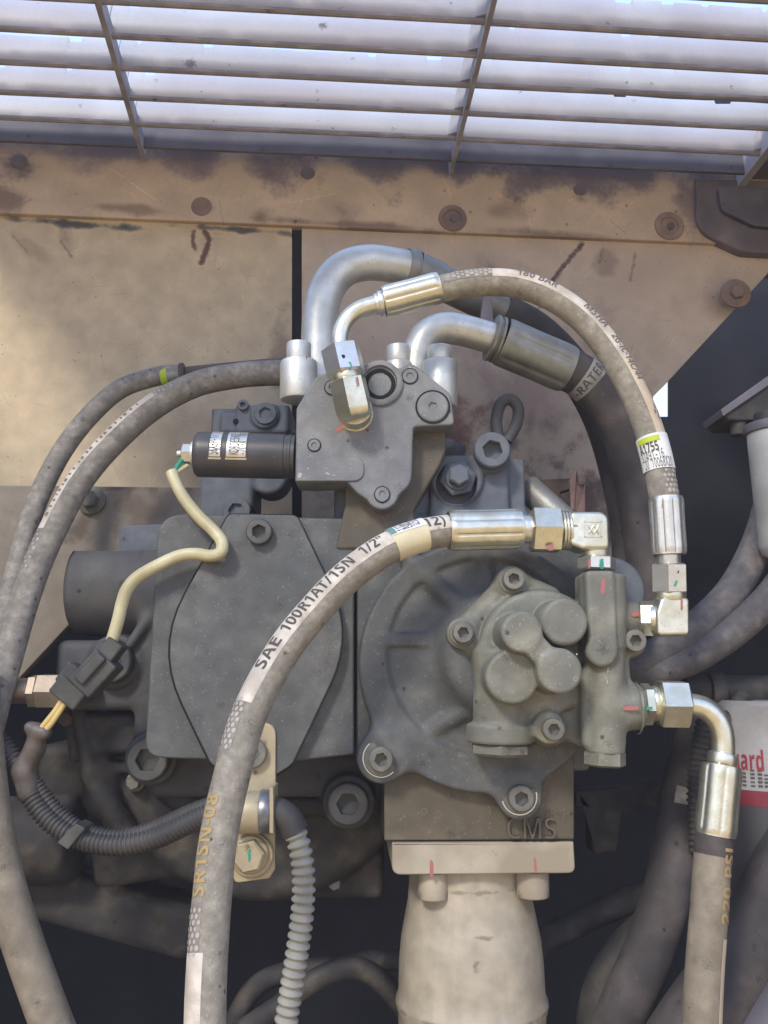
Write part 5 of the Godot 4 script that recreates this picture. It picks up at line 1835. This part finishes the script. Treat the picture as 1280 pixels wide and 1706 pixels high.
	w = way([[1192, 1380, 100], [1188, 1430, 104], [1182, 1520, 112], [1175, 1610, 120], [1170, 1710, 128], [1167, 1800, 134]], 30 * k)
	mb = Mb.new()
	tube(mb, w, 36)
	obj("hose", mb, M.rubber_tan, t)
	mb = Mb.new()
	patch(mb, w, s_at(w, 1191, 1388), s_at(w, 1188, 1424), -2, 2)
	obj("worn_band", mb, M.rubber_dark, t)
	mb = Mb.new()
	patch(mb, w, s_at(w, 1180, 1560), w.length(), -1.25, -0.6)
	obj("printed_stripe", mb, M.stripe_tan, t)
	mb = Mb.new()
	write_on(mb, w, "220 PSl", 0.0058, bold, s_at(w, 1184, 1535), -0.72, -1.0, false, 1.2)
	obj("faded_print", mb, M.ink_gold, t)
	mb = Mb.new()
	ferrule(mb, pt(1192, 1391, 101), pt(1203, 1274, 96), 34 * k, 7, 0.35)
	obj("ferrule", mb, M.zinc_gold, t)
	mb = Mb.new()
	rod(mb, pt(1203, 1276, 96), pt(1206, 1254, 95), 25 * k, 0.0012)
	obj("ferrule_collar", mb, M.zinc_gold, t)
	mb = Mb.new()
	wt = way([[1136, 1174, 92], [1152, 1174, 92], [1176, 1181, 92], [1196, 1200, 93], [1205, 1226, 94], [1206, 1262, 95]], 19.5 * k)
	tube(mb, wt, 32)
	obj("bent_stem", mb, M.zinc_gold, t)
	mb = Mb.new()
	hexbar(mb, pt(1095, 1172, 92), pt(1146, 1173, 92), 43 * k, 4)
	obj("swivel_nut", mb, M.zinc_gold, t)
	mb = Mb.new()
	rod(mb, pt(1086, 1172, 92), pt(1098, 1172, 92), 30 * k)
	obj("thread", mb, M.zinc_gold, t)
	mb = Mb.new()
	hexbar(mb, pt(1069, 1173, 92), pt(1088, 1173, 92), 36 * k, 16)
	obj("adapter_nut", mb, M.zinc_gold, t)
	smear(t, 1083, 1180, 128, 6, 3, 0, M.green)

	# ---- two hoses on the left
	t = thing("hydraulic_hose", "dusty brown hose with a short label sleeve, outer of the two bending down left", "hose", pt(20, 1050, -60))
	w = way([[300, 623, -240], [266, 626, -238], [204, 646, -226], [155, 686, -210], [108, 744, -186], [70, 814, -156], [45, 880, -130], [26, 950, -100], [4, 1035, -66], [-34, 1140, -30]], 16 * kk(222, 645, -226))
	mb = Mb.new()
	tube(mb, w, 28)
	obj("hose", mb, M.rubber_grey, t)
	mb = Mb.new()
	rod(mb, pt(270, 628, -240), pt(303, 624, -242), 17 * kk(280, 628, -240), 0.0005)
	obj("label_sleeve", mb, M.steel_dull, t)
	mb = Mb.new()
	rod(mb, pt(269, 628, -240), pt(280, 626.6, -240), 17.6 * kk(280, 628, -240), 0.0003)
	obj("lime_tag", mb, M.lime, t)
	mb = Mb.new()
	rod(mb, pt(300, 624, -242), pt(308, 623, -242), 19 * kk(300, 624, -242), 0.0006)
	rod(mb, pt(308, 623, -242), pt(480, 606, -262), 12 * kk(340, 620, -245), 0.0006)
	obj("fitting", mb, M.rusty, t)
	t = thing("hydraulic_hose", "dusty brown hose with a white lettered line, inner of the two bending down left", "hose", pt(20, 1140, -20))
	w = way([[490, 621, -190], [440, 622, -190], [394, 626, -190], [324, 641, -186], [252, 680, -174], [182, 742, -156], [130, 805, -138], [92, 874, -116], [62, 940, -94], [38, 1008, -72], [14, 1090, -46], [-14, 1190, -20], [-34, 1280, 0]], 21.5 * kk(300, 670, -170))
	mb = Mb.new()
	tube(mb, w, 30)
	obj("hose", mb, M.rubber_grey, t)
	mb = Mb.new()
	patch(mb, w, s_at(w, 264, 672), s_at(w, 84, 890), 0.3, 0.95)
	st = obj("printed_stripe", mb, M.stripe, t)
	mb = Mb.new()
	var d0 := s_at(w, 240, 690)
	while d0 < s_at(w, 96, 866):
		patch(mb, w, d0, d0 + rng.randf_range(0.0008, 0.0022), 0.5, 0.78, 0.0003)
		d0 += rng.randf_range(0.003, 0.0045)
	obj("worn_print", mb, M.ink_soft, st)
	mb = Mb.new()
	spots(mb, w, s_at(w, 84, 890), s_at(w, 56, 956), 0.2, 1.1, 0.0008, 0.0024)
	spots(mb, w, s_at(w, 296, 655), s_at(w, 264, 672), 0.3, 0.9, 0.0007, 0.0022)
	obj("weave_dots", mb, M.dots, t).set_meta("kind", "stuff")
	# ---- low hose at the left edge
	t = thing("hydraulic_hose", "wide tan hose running down the left edge below the brass coupling", "hose", pt(80, 1706, 60))
	w = way([[-34, 1120, 20], [-32, 1180, 24], [-24, 1280, 32], [-10, 1390, 42], [12, 1490, 50], [44, 1590, 58], [84, 1700, 66], [120, 1790, 70]], 33 * kk(40, 1590, 58))
	mb = Mb.new()
	tube(mb, w, 34)
	obj("hose", mb, M.rubber_tan, t)
	# coupling pointing left into it
	var cp := thing("hose_coupling", "brass coloured hose coupling with hex nuts, left of the black connector", "coupling", pt(60, 1180, -70))
	k = kk(50, 1152, -70)
	mb = Mb.new()
	rod(mb, pt(-30, 1152, -70), pt(54, 1151, -70), 21 * k, 0.002)
	obj("coupling_sleeve", mb, surf(mottled(256, Color(0.62, 0.55, 0.48), 0.12, 0.02, 71, Color(0.5, 0.43, 0.37, 0.7)), 0.45, 0.7, 0.08), cp)
	mb = Mb.new()
	hexbar(mb, pt(49, 1151, -70), pt(66, 1151, -70), 28 * k, 8)
	obj("lock_nut", mb, M.brass, cp)
	mb = Mb.new()
	hexbar(mb, pt(63, 1151, -70), pt(108, 1151, -70), 30 * k, 2)
	obj("swivel_nut", mb, M.brass, cp)
	mb = Mb.new()
	rod(mb, pt(104, 1151, -70), pt(150, 1150, -110), 20 * k)
	obj("adapter", mb, M.cast_dark, cp)

# ================================================================ wiring
func build_harness() -> void:
	var t := thing("sensor_cable", "cream sheathed cable looping from the solenoid to the black connector", "cable", pt(185, 1060, 30))
	var k := kk(300, 900, 30)
	var w := way([[285, 786, 26], [292, 804, 30], [306, 830, 34], [330, 860, 38], [356, 885, 44], [369, 903, 50], [367, 920, 52], [350, 926, 48], [326, 923, 40], [298, 926, 36], [262, 942, 34], [228, 962, 34], [211, 982, 36], [203, 1004, 36], [196, 1034, 34], [186, 1068, 30]], 10.3 * k, 8)
	var mb := Mb.new()
	tube(mb, w, 20)
	obj("sheath", mb, M.cable, t)
	mb = Mb.new()
	tube(mb, way([[304, 764, 12], [297, 774, 18], [288, 788, 25]], 4.2 * k, 8), 12)
	obj("green_wire", mb, M.green, t)
	mb = Mb.new()
	tube(mb, way([[312, 776, 10], [302, 782, 16], [288, 790, 24]], 4.2 * k, 8), 12)
	obj("brown_wire", mb, M.cable, t)
	# connector
	var c := thing("plug_connector", "black plastic two part plug connector on the cream cable", "connector", pt(140, 1180, 10))
	var dr := func(x0: float, y0: float, x1: float, y1: float, wide: float, z: float, deep: float, m: Material, called: String) -> void:
		var T := front(z)
		var d := Vector2(x1 - x0, y1 - y0).normalized()
		var n := d.orthogonal() * wide
		var p := [Vector2(x0, y0) + n, Vector2(x1, y1) + n, Vector2(x1, y1) - n, Vector2(x0, y0) - n]
		var o := Mb.new()
		prism(o, laid(rounded([[p[0].x, p[0].y, 5], [p[1].x, p[1].y, 5], [p[2].x, p[2].y, 5], [p[3].x, p[3].y, 5]]), T), T, deep * U, 4 * U)
		obj(called, o, m, c)
	dr.call(192, 1068, 156, 1114, 15, 44, 34, M.plastic, "rear_shell")
	dr.call(176, 1096, 128, 1148, 24, 50, 46, M.plastic, "front_shell")
	dr.call(136, 1118, 112, 1150, 29, 40, 36, M.plastic, "latch_collar")
	dr.call(122, 1140, 99, 1168, 27, 46, 40, M.plastic, "seal_cap")
	dr.call(168, 1092, 128, 1136, 10, 58, 12, M.plastic, "latch")
	# two bare cream leads
	var l := thing("connector_lead", "pair of cream leads between the connector and the taped loom", "wire", pt(88, 1190, 24))
	for q in [0, 1]:
		mb = Mb.new()
		tube(mb, way([[102 + q * 6, 1168 + q * 3, 26], [90 + q * 6, 1186 + q * 3, 28], [74 + q * 7, 1206 + q * 4, 26], [58 + q * 4, 1226, 20]], 4.6 * k, 8), 14)
		obj("lead", mb, M.gold_wire, l)
	# corrugated loom
	var h := thing("wiring_loom", "black corrugated loom sagging across the lower left under the pump", "cable", pt(220, 1440, 0))
	mb = corrugated([[-40, 1215, -10], [0, 1238, -6], [28, 1276, 0], [52, 1328, 4], [88, 1372, 8], [140, 1400, 12], [200, 1408, 18], [260, 1396, 26], [316, 1370, 40], [362, 1351, 56], [410, 1346, 60], [440, 1346, 60]], 15.5 * k, 1.6 * k, 7.6 * k)
	obj("loom_tube", mb, M.loom, h)
	mb = corrugated([[36, 1270, -4], [66, 1318, -4], [104, 1362, 0], [150, 1388, 4], [206, 1394, 10], [262, 1378, 18], [320, 1352, 34], [370, 1336, 52], [420, 1334, 58]], 12 * k, 1.4 * k, 7 * k)
	obj("loom_tube", mb, M.loom, h)
	mb = Mb.new()
	var ls := [lc(pt(62, 1222, 16), pt(58, 1246, 10), 15 * k, 15 * k, 8 * k), lc(pt(58, 1246, 10), pt(38, 1284, 4), 16 * k, 19 * k, 8 * k), lc(pt(50, 1212, 18), pt(74, 1220, 20), 10 * k, 12 * k, 8 * k), lc(pt(38, 1284, 4), pt(46, 1318, 4), 19 * k, 18 * k, 8 * k)]
	obj("tape_wrap", cast_body(ls, pt(-10, 1350, 0) * Vector3(1, 1, 0) + Vector3(0, 0, -0.010), pt(110, 1180, 0) * Vector3(1, 1, 0) + Vector3(0, 0, 0.016), 0.0009), surf(mottled(256, Color(0.34, 0.31, 0.29), 0.18, 0.03, 81, Color(0.44, 0.4, 0.37, 0.7)), 0.5, 0.0, 0.06), h)
	mb = Mb.new()
	var T := front(34)
	prism(mb, laid(rounded([[126, 1372, 3], [142, 1380, 3], [112, 1416, 3], [94, 1404, 3]]), T), T, 44 * U, 2 * U)
	obj("cable_tie", mb, M.plastic, h)
	h = thing("wiring_loom", "grey dusty corrugated conduit hanging down from the clamp", "cable", pt(480, 1706, 40))
	mb = corrugated([[440, 1350, 60], [462, 1352, 60], [484, 1372, 60], [498, 1408, 60], [505, 1456, 58], [504, 1510, 56], [497, 1570, 52], [486, 1640, 48], [474, 1716, 44], [464, 1780, 40]], 16 * k, 2.2 * k, 13.6 * k)
	obj("conduit", mb, M.loom_grey, h)
	mb = Mb.new()
	tube(mb, way([[446, 1349, 60], [464, 1352, 60], [482, 1366, 60], [492, 1386, 60]], 21 * k, 8), 20)
	obj("end_sleeve", mb, M.loom, h)
	# clamp bracket
	var b := thing("clamp_bracket", "cream metal bracket with a hose clamp and a hex bolt marked green", "bracket", pt(425, 1470, 24))
	obj("bracket_plate", plate([[392, 1204, 20], [459, 1204, 22], [458, 1448, 12], [448, 1464, 10], [388, 1472, 10]], 30, 9, 2), M.bracket, b)
	bolt(b, 420, 1254, 30, 25, 14, M.bolt_dusty)
	k = kk(420, 1350, 50)
	mb = Mb.new()
	var A := pt(392, 1353, 52)
	var B := pt(436, 1353, 52)
	rod(mb, A, B, 34 * k, 0.0008, 48)
	obj("clamp_band", mb, M.bracket, b)
	mb = Mb.new()
	rod(mb, pt(433, 1352, 52), pt(453, 1352, 52), 36 * k, 0.0008, 48)
	obj("clamp_strap", mb, surf(mottled(256, Color(0.42, 0.44, 0.5), 0.12, 0.03, 83, Color(0.6, 0.58, 0.55, 0.7)), 0.35, 0.6, 0.06), b)
	obj("strap_edge", plate([[448, 1312, 2], [455, 1312, 2], [455, 1389, 2], [448, 1389, 2]], 88, 60, 1.5), M.bracket, b)
	mb = Mb.new()
	lathe(mb, on_axis(pt(420, 1424, 30), Vector3(0, 0, 1)), [Vector2(36 * k, 0), Vector2(36 * k, 5 * U), Vector2(34 * k, 7 * U), Vector2(0, 7 * U)], 44)
	obj("clamp_foot", mb, M.bracket, b)
	hexbolt(b, 417, 1423, 36, 27, 20, M.bracket, 31, 12)
	smear(b, 415, 1424, 62.4, 2.4, 12, 0, M.green)

# ================================================================ right side
func build_right_side() -> void:
	# oil filter with red lettering
	var f := thing("oil_filter", "white oil filter canister with red lettering behind the right hose", "filter", pt(1300, 1370, -140))
	var zc := -150.0
	var k := kk(1300, 1250, zc)
	var A := pt(1300, 1500, zc)
	var B := pt(1300, 1166, zc)
	B.x = A.x
	B.z = A.z
	var R := 86 * k
	var mb := Mb.new()
	var L := A.distance_to(B)
	var cut := L * 0.49
	lathe(mb, on_axis(A, B - A), [Vector2(0, 0), Vector2(R, 0), Vector2(R, cut)], 56)
	obj("lower_can", mb, M.filter_dark, f)
	mb = Mb.new()
	lathe(mb, on_axis(A, B - A), [Vector2(R, cut), Vector2(R, L - 8 * U), Vector2(R - 8 * U, L), Vector2(0, L)], 56)
	obj("canister", mb, M.filter, f)
	var y := way([A, A.lerp(B, 0.5), B], R)
	mb = Mb.new()
	patch(mb, y, cut - 0.0002, cut + 0.0075, -2.0, 2.0, 0.0003)
	obj("red_band", mb, surf(mottled(256, Color(0.52, 0.2, 0.25), 0.14, 0.02, 91), 0.5, 0.0, 0.1), f)
	mb = Mb.new()
	# reads left to right round the can
	write_on(mb, y, "guard", 0.0098, bold, s_at(y, 1300, 1266), -1.24, -1.0, true, 1.0, 0.0004, 0.0205)
	obj("red_lettering", mb, plain(Color(0.58, 0.2, 0.25), 0.6), f)
	mb = Mb.new()
	for q in [[-0.86, 0.006], [-0.7, 0.0078], [-0.57, 0.0085], [-0.46, 0.0072]]:
		var s := cut + 0.0095
		while s < cut + 0.0095 + q[1]:
			patch(mb, y, s, s + rng.randf_range(0.0006, 0.0012), q[0] - 0.045, q[0] + 0.035, 0.0004)
			s += 0.0019
	obj("small_print", mb, M.ink, f)
	# grey cylinder higher up
	var c := thing("grey_cylinder", "dented silver grey cylinder with a stamped circle at the right edge", "cylinder", pt(1310, 925, -60))
	k = kk(1295, 800, -60)
	A = pt(1297, 716, -60)
	B = pt(1322, 928, -60)
	mb = Mb.new()
	L = A.distance_to(B)
	lathe(mb, on_axis(A, B - A), [Vector2(0, 4 * U), Vector2(50 * k, 4 * U), Vector2(51 * k, L - 22 * U), Vector2(46 * k, L - 8 * U), Vector2(36 * k, L), Vector2(0, L)], 48)
	obj("can", mb, surf(mottled(256, Color(0.76, 0.765, 0.76), 0.12, 0.015, 92, Color(0.62, 0.62, 0.62, 0.7)), 0.55, 0.2, 0.1), c)
	mb = Mb.new()
	rod(mb, pt(1296, 706, -60), pt(1297.5, 722, -60), 54 * k, 0.001, 48)
	obj("rim", mb, M.rail, c)
	y = way([A, A.lerp(B, 0.5), B], 50.6 * k)
	mb = Mb.new()
	var sc := s_at(y, 1302, 788)
	for j in 24:
		var a0 := TAU * j / 24
		var q := skin(mb, y, sc + 0.0042 * cos(a0), 0.34 + 0.23 * sin(a0), 0.0003)
		var q2 := skin(mb, y, sc + 0.0042 * cos(a0 + TAU / 24), 0.34 + 0.23 * sin(a0 + TAU / 24), 0.0003)
		var q3 := skin(mb, y, sc + 0.0037 * cos(a0 + TAU / 24), 0.34 + 0.2 * sin(a0 + TAU / 24), 0.0003)
		var q4 := skin(mb, y, sc + 0.0037 * cos(a0), 0.34 + 0.2 * sin(a0), 0.0003)
		mb.quad(q, q2, q3, q4)
	obj("stamped_circle", mb, M.rail, c)
	var br := thing("filter_bracket", "dark bracket over the grey cylinder at the right edge", "bracket", pt(1260, 700, -90))
	mb = Mb.new()
	var T := front(-90)
	prism(mb, laid(rounded([[1204, 684, 3], [1290, 622, 4], [1380, 622], [1380, 700], [1216, 700, 3]]), T), T, 90 * U, 3 * U)
	obj("bracket_plate", mb, M.engine, br)
	mb = Mb.new()
	T = front(-84)
	prism(mb, laid(rounded([[1202, 682, 2], [1292, 618, 2], [1380, 616], [1380, 630], [1294, 634, 2], [1206, 694, 2]]), T), T, 96 * U, 2 * U)
	obj("bracket_edge", mb, M.rail, br)
	mb = Mb.new()
	rod(mb, pt(1232, 726, -110), pt(1232, 694, -110), 14 * k)
	rod(mb, pt(1290, 712, -60), pt(1290, 690, -60), 32 * k)
	obj("boss", mb, M.engine, br)
	# torn bracket
	mb = Mb.new()
	T = front(-260)
	prism(mb, laid(rounded([[950, 800], [962, 780, 1], [966, 806], [976, 806, 1], [976, 880], [954, 880]]), T), T, 8 * U, 1 * U)
	tag(obj("torn_tab", mb, surf(mottled(256, Color(0.62, 0.5, 0.46), 0.12, 0.03, 95), 0.7, 0.0, 0.1), self), "torn pinkish metal tab sticking up behind the hose elbow", "tab")
	mb = Mb.new()
	T = front(-330)
	prism(mb, laid(rounded([[880, 800, 3], [960, 796, 3], [960, 812], [935, 820], [935, 920], [905, 920], [905, 816], [880, 816]]), T), T, 30 * U, 3 * U)
	tag(obj("rusty_bracket", mb, M.rusty, self), "rusty dark bracket in the shade behind the torn tab", "bracket")
	# hoses on the right
	for q in [
		["grey hose curving up past the grey cylinder, upper of the crossing pair", M.rubber_mid, 27, [[1310, 760, -130], [1288, 830, -126], [1262, 912, -120], [1222, 985, -112], [1168, 1040, -108], [1112, 1080, -110], [1050, 1112, -120], [980, 1135, -140]]],
		["grey brown hose running up to the right edge, lower of the crossing pair", M.rubber_mid, 26, [[1370, 880, -70], [1300, 976, -76], [1256, 1024, -84], [1204, 1066, -92], [1150, 1098, -100], [1100, 1116, -110], [1050, 1128, -130], [980, 1150, -160]]],
		["dark brown hose with a worn patch dropping behind the right ferrule", M.rubber_dark, 38, [[1190, 1150, -190], [1168, 1220, -190], [1144, 1310, -185], [1130, 1400, -160], [1112, 1490, -122], [1084, 1580, -112], [1050, 1660, -104], [1010, 1760, -100]]],
		["very thick brown hose coming down from the right edge", M.rubber_dark, 60, [[1370, 1360, -60], [1316, 1450, -52], [1272, 1540, -40], [1222, 1622, -30], [1172, 1690, -20], [1120, 1770, -10]]],
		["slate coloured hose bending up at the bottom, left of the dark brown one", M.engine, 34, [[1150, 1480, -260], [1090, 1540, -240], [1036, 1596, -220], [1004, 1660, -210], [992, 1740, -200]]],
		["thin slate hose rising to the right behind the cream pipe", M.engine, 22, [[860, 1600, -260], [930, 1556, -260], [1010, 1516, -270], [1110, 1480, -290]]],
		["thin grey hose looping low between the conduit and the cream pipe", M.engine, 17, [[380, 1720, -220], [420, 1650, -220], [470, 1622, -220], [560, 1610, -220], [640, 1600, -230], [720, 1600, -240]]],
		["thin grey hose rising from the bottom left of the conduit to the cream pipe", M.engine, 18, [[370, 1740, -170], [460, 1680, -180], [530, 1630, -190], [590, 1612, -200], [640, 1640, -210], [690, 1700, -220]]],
		["light grey pipe in the bottom right corner", M.rail, 46, [[1235, 1800, 20], [1290, 1710, 20], [1350, 1620, 20]]],
	]:
		mb = Mb.new()
		var w := way(q[3], q[2] * kk(q[3][2][0], q[3][2][1], q[3][2][2]))
		tube(mb, w, 28)
		var o := obj("rubber_hose" if q[1] != M.rail else "grey_pipe", mb, q[1], self)
		tag(o, q[0], "hose" if q[1] != M.rail else "pipe")
		if q[2] == 38:
			mb = Mb.new()
			patch(mb, w, s_at(w, 1140, 1318), s_at(w, 1136, 1345), -0.6, 0.7, 0.0003)
			obj("worn_patch", mb, M.rubber_grey, o)
	mb = corrugated([[1176, 1196, -110], [1168, 1240, -108], [1162, 1290, -106], [1160, 1345, -104], [1164, 1420, -104]], 13 * k, 1.6 * k, 9.5 * k)
	tag(obj("loom_tube", mb, M.engine, self), "short black corrugated loom beside the bent elbow tube on the right", "cable")
	mb = Mb.new()
	T = front(-300)
	prism(mb, laid(rounded([[960, 1318, 6], [1120, 1306, 6], [1150, 1322, 8], [1150, 1352, 8], [1040, 1356, 8], [1030, 1420, 6], [990, 1424, 6], [985, 1350, 6], [960, 1346, 6]]), T), T, 60 * U, 6 * U)
	tag(obj("frame_bracket", mb, M.engine, self), "dim grey frame bracket in the shade right of the outlet block", "bracket")
	# dark fitting row above the filter
	var ft := thing("pipe_fitting", "dark pipe fitting running level above the oil filter", "pipe", pt(1220, 1165, -150))
	k = kk(1200, 1150, -170)
	mb = Mb.new()
	rod(mb, pt(1140, 1148, -170), pt(1380, 1150, -170), 24 * k)
	obj("pipe", mb, M.engine, ft)
	mb = Mb.new()
	rod(mb, pt(1180, 1150, -166), pt(1206, 1150, -166), 30 * k, 0.0015)
	obj("sleeve", mb, M.engine, ft)
	mb = Mb.new()
	rod(mb, pt(1243, 1156, -120), pt(1212, 1204, -120), 14 * k, 0.001)
	obj("bleed_spout", mb, M.engine, ft)
